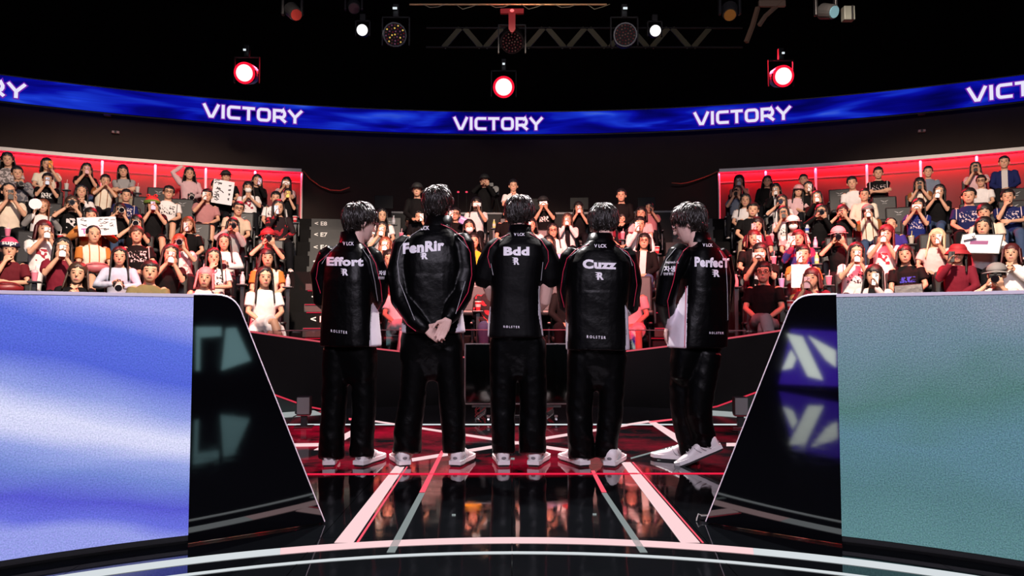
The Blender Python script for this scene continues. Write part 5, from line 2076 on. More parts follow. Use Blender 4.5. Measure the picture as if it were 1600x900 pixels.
def cached(key, fn, *a):
    if key not in CACHE:
        CACHE[key] = fn(*a)
    return CACHE[key]


def inst(name, me, parent, mats=None):
    o = bpy.data.objects.new(name, me)
    COL.objects.link(o)
    o.parent = parent
    if mats:
        for i, mt in enumerate(mats):
            o.material_slots[i].link = 'OBJECT'
            o.material_slots[i].material = mt
    return o


# cloth colours; a name after '+' is a second pattern printed on the cloth
CC = {'black': (.0045, .004, .0045), 'white': (.74, .70, .69), 'ivory': (.72, .64, .52), 'cream': (.70, .58, .46), 'grey': (.30, .29, .29), 'pattern': (.50, .45, .45), 'plaid': (.26, .24, .25), 'navy': (.012, .017, .085),
      'blue': (.012, .022, .14), 'maroon': (.16, .012, .025), 'darkred': (.10, .010, .016), 'paleblue': (.42, .46, .58), 'olive': (.16, .13, .06), 'pink': (.62, .40, .42), 'dustpink': (.42, .19, .19), 'beige': (.56, .44, .33),
      'redwhite': (.62, .28, .29), 'blackred': (.02, .012, .014), 'palepink': (.68, .50, .48), 'orange': (.42, .16, .04), 'dress': (.76, .68, .66), 'yellow': (.72, .42, .03), 'lilac': (.42, .36, .62), 'pinkred': (.55, .20, .22),
      'greyblue': (.16, .19, .25), 'purple': (.05, .03, .22), 'purplered': (.20, .02, .07), 'red': (.35, .012, .03), 'dark': (.006, .006, .008), 'jeans': (.045, .075, .15), 'khaki': (.30, .25, .18), 'brown': (.22, .07, .02)}
PAT2 = {'line': (.7, .68, .66), 'blob': (.65, .60, .60), 'logo': (.6, .5, .52), 'patch': (.22, .21, .21), 'brown': (.24, .09, .03), 'orange': (.45, .15, .03), 'blue': (.05, .06, .45), 'open': (.56, .53, .52), 'openb': (.006, .006, .007)}


def cloth(nm):
    key = 'cloth_' + nm
    if key in MATS:
        return MATS[key]
    base, _, pat = nm.partition('+')
    col = CC[base]
    m = mat(key, col + (1,), 0.8, spec=0.12, bump=0.3, bscale=18, var=0.0 if pat else 0.10)
    nt, N, L = nodes(m)
    b = N['Principled BSDF']
    if base in ('pattern', 'plaid', 'redwhite', 'blackred', 'purplered') or pat:
        tc = N.new('ShaderNodeTexCoord')
        sep = N.new('ShaderNodeSeparateXYZ')
        L.new(tc.outputs['Object'], sep.inputs[0])
        mx = N.new('ShaderNodeMix')
        mx.data_type = 'RGBA'
        c2 = PAT2.get(pat) or {'pattern': (.16, .14, .14), 'plaid': (.10, .10, .12), 'redwhite': (.75, .66, .64), 'blackred': (.32, .02, .03), 'purplered': (.04, .03, .16)}[base]
        if pat == 'blob' and base in ('white', 'palepink'):
            c2 = (.30, .03, .05)
        mx.inputs[6].default_value = col + (1,)
        mx.inputs[7].default_value = c2 + (1,)

        def op(o, a, b_=None):
            n_ = N.new('ShaderNodeMath')
            n_.operation = o
            for i, x in enumerate((a, b_)):
                if x is None:
                    continue
                if isinstance(x, (int, float)):
                    n_.inputs[i].default_value = x
                else:
                    L.new(x, n_.inputs[i])
            return n_.outputs[0]
        X, Y, Z = sep.outputs
        ax = op('ABSOLUTE', X)
        if pat in ('open', 'openb'):                  # an open front over another top
            fac = op('MULTIPLY', op('LESS_THAN', ax, 0.052), op('MULTIPLY', op('LESS_THAN', Y, -0.03), op('GREATER_THAN', Z, 0.55)))
        elif pat in ('orange', 'brown', 'patch'):       # sleeves and yoke of another colour
            fac = op('GREATER_THAN', ax, 0.155)
            if pat != 'patch':
                pp = op('MULTIPLY', op('LESS_THAN', op('ABSOLUTE', op('SUBTRACT', ax, 0.065)), 0.008), op('LESS_THAN', Y, 0))
                fac = op('MAXIMUM', fac, pp)
        elif pat in ('line', 'logo', 'blob', 'blue'):  # a print on the chest
            nz = N.new('ShaderNodeTexNoise')
            nz.inputs['Scale'].default_value = {'line': 26, 'logo': 30, 'blob': 16, 'blue': 34}[pat]
            L.new(tc.outputs['Object'], nz.inputs['Vector'])
            zc, zh, xh = {'line': (.86, .06, .10), 'logo': (.85, .085, .13), 'blob': (.82, .09, .085), 'blue': (.83, .04, .10)}[pat]
            box = op('MULTIPLY', op('LESS_THAN', op('ABSOLUTE', op('SUBTRACT', Z, zc)), zh), op('LESS_THAN', ax, xh))
            box = op('MULTIPLY', box, op('LESS_THAN', Y, -0.05))
            fac = op('MULTIPLY', box, op('GREATER_THAN', nz.outputs['Fac'], {'line': .50, 'logo': .56, 'blob': .50, 'blue': .46}[pat]))
            if pat == 'logo':
                fac = op('MAXIMUM', fac, op('MULTIPLY', op('LESS_THAN', op('ABSOLUTE', op('SUBTRACT', ax, 0.165)), 0.006), 1.0))
            if pat == 'logo' and base == 'white':
                mx.inputs[7].default_value = (.03, .025, .03, 1)
        else:
            wv = N.new('ShaderNodeTexNoise')
            wv.inputs['Scale'].default_value = {'pattern': 22, 'plaid': 14, 'redwhite': 12, 'blackred': 9, 'purplered': 8}[base]
            wv.inputs['Detail'].default_value = 1
            L.new(tc.outputs['Object'], wv.inputs['Vector'])
            fac = op('GREATER_THAN', wv.outputs['Fac'], {'blackred': .56}.get(base, .5))
        L.new(fac, mx.inputs[0])
        L.new(mx.outputs[2], b.inputs['Base Color'])
    return m


# ---------------------------------------------------------------- held things
PC = {'white': (.72, .70, .70), 'black': (.01, .01, .012), 'pink': (.70, .40, .44), 'blue': (.35, .45, .65), 'orange': (.75, .30, .06), 'lilac': (.50, .42, .62), 'yellow': (.75, .60, .12)}


def phone_meshes():
    a, b, c = MB(), MB(), MB()
    a.box((0, 0, 0), (0.076, 0.010, 0.155), bev=0.008)
    b.box((0.017, -0.0065, 0.050), (0.034, 0.004, 0.040), bev=0.006)
    for dx, dz in ((-.008, .010), (-.008, -.010), (.008, 0)):
        c.tube([(0.017 + dx, -0.008, 0.050 + dz), (0.017 + dx, -0.0105, 0.050 + dz)], 0.0065, 10, round_caps=False)
    s = MB()
    s.box((0, 0.0054, 0), (0.068, 0.001, 0.146))
    return a.mesh('phone_case', BLACK), b.mesh('camera_bump', BLACK), c.mesh('lens', BLACK), s.mesh('display', BLACK)


def camera_meshes(kind):
    a, b, g = MB(), MB(), MB()
    if kind == 'compact':
        a.box((0, 0, 0), (0.105, 0.030, 0.062), bev=0.006)
        b.tube([(0, -0.012, 0), (0, -0.035, 0)], [0.026, 0.024], 16, round_caps=False)
        g.tube([(0, -0.034, 0), (0, -0.037, 0)], 0.018, 14, round_caps=False)
    else:
        a.box((0, 0, 0), (0.130, 0.060, 0.085), bev=0.010)
        a.box((0, -0.006, 0.052), (0.052, 0.050, 0.034), bev=0.010)
        a.tube([(-0.055, -0.02, -0.03), (-0.055, -0.02, 0.03)], 0.018, 10)
        if kind == 'black':
            b.tube([(0, -0.025, 0), (0, -0.08, 0), (0, -0.10, 0), (0, -0.135, 0)], [0.038, 0.040, 0.044, 0.046], 20, round_caps=False)
            g.tube([(0, -0.133, 0), (0, -0.137, 0)], 0.038, 18, round_caps=False)
        else:
            b.tube([(0, -0.025, 0), (0, -0.06, 0), (0, -0.12, 0), (0, -0.15, 0), (0, -0.21, 0)], [0.038, 0.042, 0.043, 0.050, 0.052], 20, round_caps=False)
            b.tube([(0, -0.115, 0), (0, -0.13, 0)], 0.0475, 20, mi=1, round_caps=False)
            g.tube([(0, -0.195, 0), (0, -0.214, 0)], 0.046, 18, round_caps=False)
    return a.mesh('camera_body', BLACK), b.mesh('lens_barrel', [BLACK, BLACK]), g.mesh('front_glass', BLACK)


LENSG = mat('lens_glass', (0.006, 0.006, 0.009, 1), 0.08, spec=0.8)


def held(kind, col, M, label, group=None):
    name = {'phone': 'phone', 'phonew': 'phone', 'camera': 'camera'}.get(kind, kind)
    root = bpy.data.objects.new(name, None)
    root.empty_display_size = 0.05
    COL.objects.link(root)
    root.matrix_world = M
    tag(root, label, {'phone': 'phone', 'camera': 'camera', 'fan': 'fan', 'poster': 'poster', 'sketch': 'board', 'bag': 'bag', 'tablet': 'board', 'case': 'bag', 'paper': 'paper', 'box': 'box'}[name], group)
    if name == 'phone':
        ms = cached('phone', phone_meshes)
        pm = mat('phone_' + col, PC[col] + (1,), 0.35)
        inst('phone_case', ms[0], root, [pm])
        bp = inst('camera_bump', ms[1], root, [pm if col != 'white' else mat('phone_bump', (.55, .54, .55, 1), .3)])
        inst('lens', ms[2], bp, [LENSG])
        inst('display', ms[3], root, [emitmat('phone_display', lin(120, 120, 140), 0.8)])
    elif name == 'camera':
        kd = 'black' if col == 'black' else ('compact' if col == 'compact' else 'white')
        ms = cached('camera_' + kd, camera_meshes, kd)
        inst('camera_body', ms[0], root, [mat('camera_black', (.012, .012, .013, 1), .45)])
        bm_ = {'black': BLACK, 'white': mat('lens_white', (.70, .68, .64, 1), .4), 'silver': mat('lens_silver', (.50, .50, .52, 1), .3, metal=.6), 'compact': BLACK}[col]
        lb = inst('lens_barrel', ms[1], root, [bm_] + ([mat('lens_band', (.05, .05, .05, 1), .5)]))
        inst('front_glass', ms[2], lb, [LENSG])
    elif name == 'fan':
        m = MB()
        m.tube([(0, 0, 0.125), (0, -0.004, 0.125)], 0.105, 24, round_caps=False)
        build('blade', m, mat('fan_white', (.74, .74, .80, 1), .6), root)
        m = MB()
        m.box((0, 0.004, -0.01), (0.016, 0.006, 0.13))
        build('handle', m, WHITEP, root)
    elif name in ('poster', 'sketch', 'tablet', 'paper'):
        wd, ht = {'poster': (.56, .30), 'sketch': (.40, .50), 'tablet': (.50, .31), 'paper': (.24, .33)}[name]
        m = MB()
        m.box((0, 0, 0), (wd, 0.008, ht), bev=0.002)
        build('sheet', m, mat('sheet_white', (.72, .70, .74, 1), .6), root)
        ink = mat('ink_black', (.02, .02, .025, 1), .6)
        if name == 'poster':
            for k, (cx, cz, w_, h_, mt) in enumerate(((-.20, .09, .10, .05, ink), (-.20, .03, .08, .04, ink), (.02, .10, .10, .04, ink), (.16, .10, .14, .05, ink), (.06, .03, .12, .04, ink), (.18, .02, .09, .04, ink), (.08, -.05, .16, .04, ink))):
                scribble(root, cx, cz, w_, h_, mt, k)
            flat_text('T', (-.20, -.006, -.07), (1, 0, 0), (0, 0, 1), .075, .085, mat('ink_magenta', (.6, .03, .35, 1), .6), 'letter', root)
        elif name == 'sketch':
            for k in range(4):
                scribble(root, -.10, .18 - .11 * k, .17, .09, ink, k + 11, 0.010)
                scribble(root, .12, .17 - .10 * k, .04, .03, ink, k + 31, 0.010)
        elif name == 'tablet':
            m = MB()
            for c_, s_ in (((0, -.006, ht / 2), (wd + .01, .006, .012)), ((0, -.006, -ht / 2), (wd + .01, .006, .012)), ((-wd / 2, -.006, 0), (.012, .006, ht)), ((wd / 2, -.006, 0), (.012, .006, ht))):
                m.box(c_, s_)
            build('frame', m, BLACK, root)
            m = MB()
            m.box((-.02, -.005, .02), (.22, .003, .06))
            build('strip', m, mat('strip_purple', (.22, .06, .17, 1), .6), root)
        elif name == 'paper':
            for k in range(4):
                scribble(root, -.03, .10 - .06 * k, .12, .03, mat('ink_faint', (.55, .52, .52, 1), .6), k + 51, .002)
    elif name == 'bag':
        m = MB()
        m.ell((0, 0, 0), (0.19, 0.12, 0.085), 20, 12, fn=lambda d, p: p * (1 + 0.10 * noise.noise(d * 2.3)))
        bmx = mat('bag_' + col, {'pink': (.50, .14, .16, 1), 'maroon': (.20, .012, .016, 1)}[col], .45, bump=.3, bscale=14)
        build('pouch', m, bmx, root, smooth=True)
        m = MB()
        m.tube([(-.15, -.06, .03), (-.06, -.112, .055), (.06, -.112, .055), (.15, -.06, .03)], .004, 5)
        build('zip', m, CHROME, root)
    elif name == 'case':
        m = MB()
        m.box((0, 0, 0), (0.36, 0.05, 0.15), bev=.012)
        build('sleeve', m, mat('case_black', (.012, .012, .013, 1), .35, bump=.3, bscale=20), root)
        m = MB()
        m.tube([(-.06, 0, .075), (-.05, 0, .095), (.05, 0, .095), (.06, 0, .075)], .006, 5)
        build('handle', m, BLACK, root)
    elif name == 'box':
        m = MB()
        m.box((0, 0, 0), (0.20, 0.05, 0.14), bev=.004)
        build('carton', m, mat('box_purple', (.10, .04, .30, 1), .4), root)
        m = MB()
        m.box((0, -.026, .03), (0.16, .002, .03))
        build('label_strip', m, mat('box_label', (.6, .5, .7, 1), .5), root)
    return root


def scribble(root, cx, cz, w_, h_, mt, seed, th=0.005):
    r = random.Random(seed)
    for _ in range(4):
        m = MB()
        x0, z0 = cx + r.uniform(-.5, .3) * w_, cz + r.uniform(-.5, .5) * h_
        x1, z1 = x0 + r.uniform(.15, .5) * w_, z0 + r.uniform(-.5, .5) * h_
        m.tube([(x0, -.0055, z0), ((x0 + x1) / 2, -.0055, (z0 + z1) / 2 + r.uniform(-.3, .3) * h_), (x1, -.0055, z1)], th, 4, flat=0.2)
        build('pen_stroke', m, mt, root)
CROWD = [
(14,250,'long','black','s','pattern','lap',None,'dark','patterned pale blouse, leftmost in the left back row'),
(29,271,'short','black','l','plaid','clasp','camera:black','dark','grey plaid overshirt beside the far left edge'),
(74,257,'bob','black','s','ivory','ph1','phone:orange','dark','ivory blouse filming before the left red wall'),
(74,281,'short','black','s','black+line','ph2','phone:blue','dark','black tee with white lettering at far left'),
(14,300,'tied','black','s','cream','ph2','phone:black','dark','cream buttoned blouse at the left edge'),
(65,324,'long','auburn','l','white+patch','fan','fan','dark','white varsity jacket holding a round white fan'),
(134,265,'long','black','s','black','ph2','phone:pink','jeans','black tee filming just left of the first wall post'),
(163,283,'short','black','s','ivory+brown','clap',None,'dark','ivory and brown baseball jersey with hands before the face'),
(194,268,'long','black','s','grey','fold',None,'khaki','grey tee with folded arms before the left red wall'),
(126,300,'long','black','l','white+openb','clasp',None,'dark','white cardigan with clasped hands in the left block'),
(113,318,'long','brown','s','black+blob','cam','camera:black','bare','black tee with white print and a black lens'),
(196,306,'short','black','s','navy+logo','lap',None,'dark','navy jersey behind the white telephoto lens'),
(187,328,'bob','black','s','black','cam','camera:white','jeans','black tee and blue jeans with a white lens'),
(142,338,'bob','black','l','orange','board','poster','dark','orange sleeves behind the lettered poster'),
(239,320,'hatfrog','black','s','black','ph2','phone:lilac','bare','red and green frog beanie and black top'),
(213,348,'bob','black','s','black','cam','camera:white','bare','black top raising a white lens over the black jersey'),
(67,359,'bob','red','s','white+blob','ph2','phone:white','white','white dress with red print at far left'),
(146,367,'tied','black','s','ivory+orange','lap','bag:pink','bare','ivory jersey with orange sleeves and a pink bag'),
(215,367,'bowl','brown','s','black+logo','lap',None,'dark','black jersey with red and white logos'),
(14,390,'beanie','black','s','darkred','chin','bag:maroon','dark','navy beanie with hand to mouth at the left edge'),
(97,388,'long','black','s','maroon','ph2','phone:white','dark','maroon top filming behind the left screen'),
(187,401,'long','black','l','paleblue','lowcam','camera:white','khaki','pale blue sweater with a white lens on the lap'),
(119,428,'long','brown','l','black','clasp',None,'dark','black cardigan with hands pressed together in the front row'),
(233,425,'short','black','s','olive','lap',None,'dark','olive polo shirt above the left screen'),
(262,301,'short:g','black','s','white+logo','lap',None,'barek','white jersey with black shoulders and glasses'),
(296,272,'long','black','l','pink','up','camera:white','black','pale pink knit with one arm behind the head'),
(354,277,'cap:black','black','s','black','lap',None,'black','black cap and black tee before the left red wall'),
(340,291,'short','black','s','black','board','sketch','dark','black tee behind a board of black brush marks'),
(322,306,'short','black','s','dustpink','ph1','phone:white','barek','dusty pink polo shirt and shorts'),
(389,294,'long:m','black','s','white+blob','clasp',None,'black','white printed tee with a white face mask, left block'),
(400,282,'long','black','l','black','ph1','phone:lilac','black','black hoodie behind the masked white tee'),
(446,285,'bob','black','s','pink','ph2','phonew:white','black','pale pink top with a sideways phone at the wall end'),
(448,303,'short','black','s','black','ph2','phone:yellow','black','black top with a yellow-cased phone by the left aisle'),
(370,326,'short:g','black','s','beige','lap',None,'dark','beige tee and glasses in the left block'),
(430,310,'short','black','s','white+logo','lap',None,'black','white jersey with black trim behind the red jacket'),
(436,325,'long','black','l','blackred','ph1','phone:blue','black','black and red jacket beside the left aisle'),
(362,352,'bob','black','l','grey','cam','camera:black','dark','grey hoodie with a black lens below the beige tee'),
(294,351,'bob','auburn','s','black','ph1','phone:pink','dark','dark top with a large pink phone'),
(283,378,'bob','auburn','s','redwhite','cam','camera:silver','black','red and white tee with a silver lens'),
(351,379,'long','black','l','white','lowcam','camera:silver','black','white sleeves holding a silver lens at the chest'),
(420,372,'cap:red','red','s','black','cam','camera:black','dark','red cap and black tee with a raised camera'),
(418,403,'bob','black','s','ivory+orange','lap',None,'dark','ivory jersey with orange sleeves beside the left aisle'),
(263,397,'long','black','s','black','ph2','phone:white','white','black blouse with a white phone in the left block'),
(334,403,'long','black','s','white+logo','chin',None,'black','white jersey with black sleeves and a raised hand'),
(319,434,'bob','pink','n','palepink','lap',None,'dark','pink bob haircut and sleeveless top above the left desk'),
(413,434,'long','black','s','dress','lap',None,'skirtX','white puff-sleeved dress with crossed legs by the left aisle'),
(597,337,'long','black','s','white','lap',None,'dark','white tee high behind the leftmost player'),
(595,358,'long','black','s','grey','ph2','phone:white','dark','grey tee filming beside the leftmost player'),
(602,383,'long','auburn','s','pink','ph2','phone:white','dark','coral tee between the two leftmost players'),
(611,404,'short','black','s','maroon','lap',None,'dark','maroon tee between the two leftmost players'),
(624,441,'bob','black','s','white','lap',None,'whiteX','white tee and pale trousers with crossed legs in front row'),
(653,319,'short','black','s','black','lap',None,'dark','black tee behind the tallest player'),
(655,339,'long','black','s','black','ph1','phone:white','dark','black top beside the tallest player'),
(710,335,'short:g','black','s','black','ph1','phone:white','dark','black tee and pale glasses with a purple box'),
(744,319,'long','black','s','white','ph1','phonew:white','dark','white tee with a sideways phone in the centre block'),
(735,355,'long:m','black','l','black','lap',None,'dark','black top with a white face mask, centre block'),
(740,377,'bob','black','s','yellow','lap',None,'dark','yellow tee between the second and third players'),
(766,440,'short','black','l','blackred','lap',None,'jeans','black and red jacket in the centre front row'),
(794,334,'short','black','s','black','lap',None,'dark','black tee behind the middle player'),
(850,318,'cap:black','black','s','black+line','ph2','phonew:white','dark','dark cap and black tee with white print lines'),
(887,344,'long','brown','l','white+openb','ph2','phone:white','dark','white sleeves and dark vest beside the fourth player'),
(904,325,'long','black','s','black','ph2','phone:pink','dark','black tee with raised arms behind the fourth player'),
(865,361,'long:g','black','l','white','lap',None,'dark','white shirt and glasses right of the middle player'),
(858,380,'bob','black','s','lilac','lap',None,'dark','lilac tee right of the middle player'),
(830,352,'bob','black','l','white','ph1','phone:black','dark','white shirt half hidden by the middle player'),
(1001,334,'bob','black','s','pink','lap',None,'dark','pink tee in the upper centre block'),
(1015,325,'short','black','s','pinkred','ph1','phone:black','dark','rose tee with a black phone in the upper centre block'),
(999,351,'short','black','l','white','ph1','phone:white','dark','white shirt right of the fourth player'),
(1005,377,'bob:g','black','l','black+open','lap',None,'jeans','black cardigan and blue jeans between fourth and fifth players'),
(972,343,'long','black','s','maroon','lap',None,'dark','dark red top just behind the fourth player'),
(886,441,'cap:red','black','l','black','lap',None,'black','red cap and black trousers in the centre front row'),
(986,442,'long','black','s','palepink','lap',None,'floral','pale pink blouse and floral skirt in the front row'),
(1155,283,'long','black','n','black','ph2','phone:white','dark','black sleeveless top at the right wall end'),
(1152,300,'long','brown','s','greyblue','ph2','phone:black','dark','grey blue tee beside the right aisle'),
(1164,314,'long','black','s','white','lap',None,'dark','white tee beside the large black tee, right block'),
(1198,284,'long','black','l','black','lap',None,'dark','black hoodie before the right red wall'),
(1213,297,'long','black','l','black+open','ph2','phone:white','khaki','black cardigan over white filming in the right block'),
(1221,315,'long','black','s','white','cam','camera:black','dark','white top with a raised black camera, right block'),
(1174,328,'short','black','s','black','lap',None,'khaki','large black tee by the right aisle'),
(1226,333,'long','black','s','white+logo','ph2','phone:black','dark','white shirt and black vest filming in the right block'),
(1257,281,'short','black','s','black','lap',None,'dark','black tee before the second right wall post'),
(1246,299,'cap:pink','black','s','pink','lap',None,'dark','pink cap in the right block'),
(1263,294,'long','black','s','black','ph1','phone:white','dark','black tee with a white phone over the face, right block'),
(1277,309,'long','black','l','black','ph2','phone:white','dark','black jacket with white piping in the right block'),
(1281,331,'long','black','l','black','cam','camera:black','dark','black striped sleeves with a large round lens'),
(1333,286,'short','black','s','white','lap',None,'dark','white tee before the right red wall'),
(1350,305,'short','black','l','ivory','lap',None,'khaki','ivory long-sleeved shirt in the right block'),
(1317,331,'bowl','red','s','black','cam','camera:compact','dark','black tee aiming a compact camera'),  # red light on this hair is put into its colour
(1183,352,'long','black','s','maroon','ph1','phone:pink','dark','dark red top under the large black tee'),
(1240,350,'cap:white:m','black','s','redwhite','lap',None,'dark','white cap and mask with a red striped top'),
(1357,331,'cap:grey:m','black','l','ivory+brown','ph2','phone:white','jeans','grey cap and mask with a patterned cardigan'),
(1178,373,'bob','red','s','black','ph1','phone:white','dark','black tee with a white phone by the right aisle'),  # hair colour carries the red light falling on it
(1249,373,'bob','red','l','purplered','ph1','phone:white','dark','red and purple jacket in the right block'),
(1311,369,'cap:pink','black','s','black','cam','camera:black','dark','pink cap and black tee with a camera'),
(1189,395,'bob','black','s','black+blob','ph2','phonew:white','dark','black printed tee with a sideways white phone'),
(1254,398,'short','black','s','ivory+orange','ph1','phone:white','olive','ivory and orange jersey behind a sheet of paper'),
(1193,426,'short:g','black','s','black','lap',None,'greyX','black tee and grey trousers with crossed legs'),
(1270,435,'bob','red','s','maroon','ph2','phone:pink','dark','maroon tee filming beside the right desk'),
(1335,395,'long','black','s','white+logo','ph2','phone:white','bare','white lettered jersey above the right desk'),
(1372,271,'short','black','s','black+logo','fold',None,'dark','black jersey with folded arms before the right red wall'),
(1450,269,'short','black','s','greyblue','lap',None,'dark','grey blue tee before the fourth right wall post'),
(1437,288,'long','black','s','ivory+brown','ph2','phone:black','dark','ivory tee with brown sleeves in the right block'),
(1466,300,'long','black','s','black','ph2','phone:white','jeans','black tee and jeans filming above the blue jersey'),
(1433,322,'long','black','s','blue+logo','ph2','phonew:white','dark','blue jersey with a sideways phone'),
(1525,263,'long','black','s','pink','ph2','phone:black','dark','pink tee at the fifth right wall post'),
(1533,284,'short:g','black','s','white','lap',None,'dark','white tee and black glasses in the upper right'),
(1569,254,'short','black','l','navy+open','lap',None,'dark','navy jacket over grey tee at the upper right corner'),
(1514,307,'short','black','s','navy+logo','lap',None,'dark','wide navy jersey with hands on the lap'),
(1576,308,'short','black','s','navy+logo','chin',None,'jeans','navy jersey with hand on the mouth at the right edge'),
(1541,332,'bowl','black','s','cream','lap',None,'dark','cream tee behind the drawing board'),
(1537,355,'long','black','s','white','board','tablet','dark','white tee holding a white board with a purple strip'),
(1383,366,'long','red','s','white+blob','ph2','phone:white','white','white tee with a red print filming above the right screen'),
(1393,352,'tied','black','s','purple','lap',None,'dark','purple jersey behind the red printed white tee'),
(1462,371,'long','blonde','s','palepink','ph1','phone:white','dark','pale pink tee with long blonde hair'),
(1416,398,'bob','black','s','black+blue','lap','case:black','dark','black tee with blue lettering above the right screen'),
(1495,397,'bucket:red','black','l','maroon','ph1','phone:black','red','red bucket hat and dark red jacket'),
(1581,396,'bob','red','l','white','clasp',None,'white','white jacket with clasped hands at the right edge'),
(1558,430,'cap:grey:g','black','s','palepink+blob','cam','camera:black','dark','grey cap and glasses with a black camera in front row'),
(1364,431,'long','black','l','palepink+openb','ph1','phone:white','dark','pale pink cardigan over black in the right front row'),
]
# ---------------------------------------------------------------- seats
SEATM = mat('seat_charcoal', (0.014, 0.0145, 0.0155, 1), 0.45, spec=0.4, bump=0.1, bscale=50)
SEATP = mat('seat_black_plastic', (0.010, 0.010, 0.011, 1), 0.4)
LOGOM = mat('seat_logo_grey', (0.30, 0.30, 0.31, 1), 0.5)


def seat_meshes():
    b, c, a, p, lg = MB(), MB(), MB(), MB(), MB()
    T = Matrix.Translation((0, 0.285, 0.66)) @ Matrix.Rotation(R(-9), 4, 'X')
    b.box((0, 0, 0), (0.47, 0.07, 0.62), bev=0.03)
    b.move(T)
    for s in (-1, 1):
        lg.add([(s * 0.008, -.038, .195), (s * 0.085, -.038, .225), (s * 0.055, -.038, .200), (s * 0.008, -.038, .172)], [(0, 1, 2, 3)])
    lg.box((0, -.0375, .145), (0.085, .003, .012))
    lg.move(T)
    c.box((0, 0.02, 0.372), (0.46, 0.46, 0.09), bev=0.035)
    a.box((0, 0.03, 0.60), (0.055, 0.36, 0.035), bev=0.012)
    a.box((0, 0.10, 0.40), (0.04, 0.08, 0.40), bev=0.01)
    p.box((0, 0.12, 0.19), (0.08, 0.14, 0.36), bev=0.01)
    p.box((0, 0.12, 0.008), (0.30, 0.20, 0.016))
    return [x.mesh(n, m_) for x, n, m_ in ((b, 'backrest', SEATM), (lg, 'logo', LOGOM), (c, 'seat_cushion', SEATM), (a, 'armrest', SEATP), (p, 'pedestal', SEATP))]


def seat(x, y, z, rz, label, group):
    ms = cached('seat', seat_meshes)
    t = thing('folding_seat', label, 'seat', (x, y, z), rz, group)
    b = inst('backrest', ms[0], t)
    inst('logo', ms[1], b)
    inst('seat_cushion', ms[2], t)
    for s in (-1, 1):
        o = inst('armrest', ms[3], t)
        o.location = (s * 0.262, 0, 0)
    inst('pedestal', ms[4], t)
    return t


# ---------------------------------------------------------------- audience
def row_of(u_, v_, target, r_off=0.0):
    best = None
    for k in range(NT):
        p = atcyl(u_, v_, RC, RK(k) + r_off)
        e = p.z - TK(k) - target
        if best is None or abs(e) < abs(best[0]):
            best = (e, k, p)
    return best


HATC = {'red': (.30, .012, .02), 'black': (.012, .012, .013), 'pink': (.62, .30, .32), 'white': (.74, .70, .70), 'grey': (.20, .19, .19)}


def short_label(prefix, desc):
    s_ = prefix + ' ' + desc
    if len(s_.split()) > 16:
        s_ = ' '.join(s_.split()[:16])
    return s_


PLACED = []
BIG = {(1174, 328): 1.10, (1514, 307): 1.08, (370, 326): 1.05, (322, 306): 1.04}


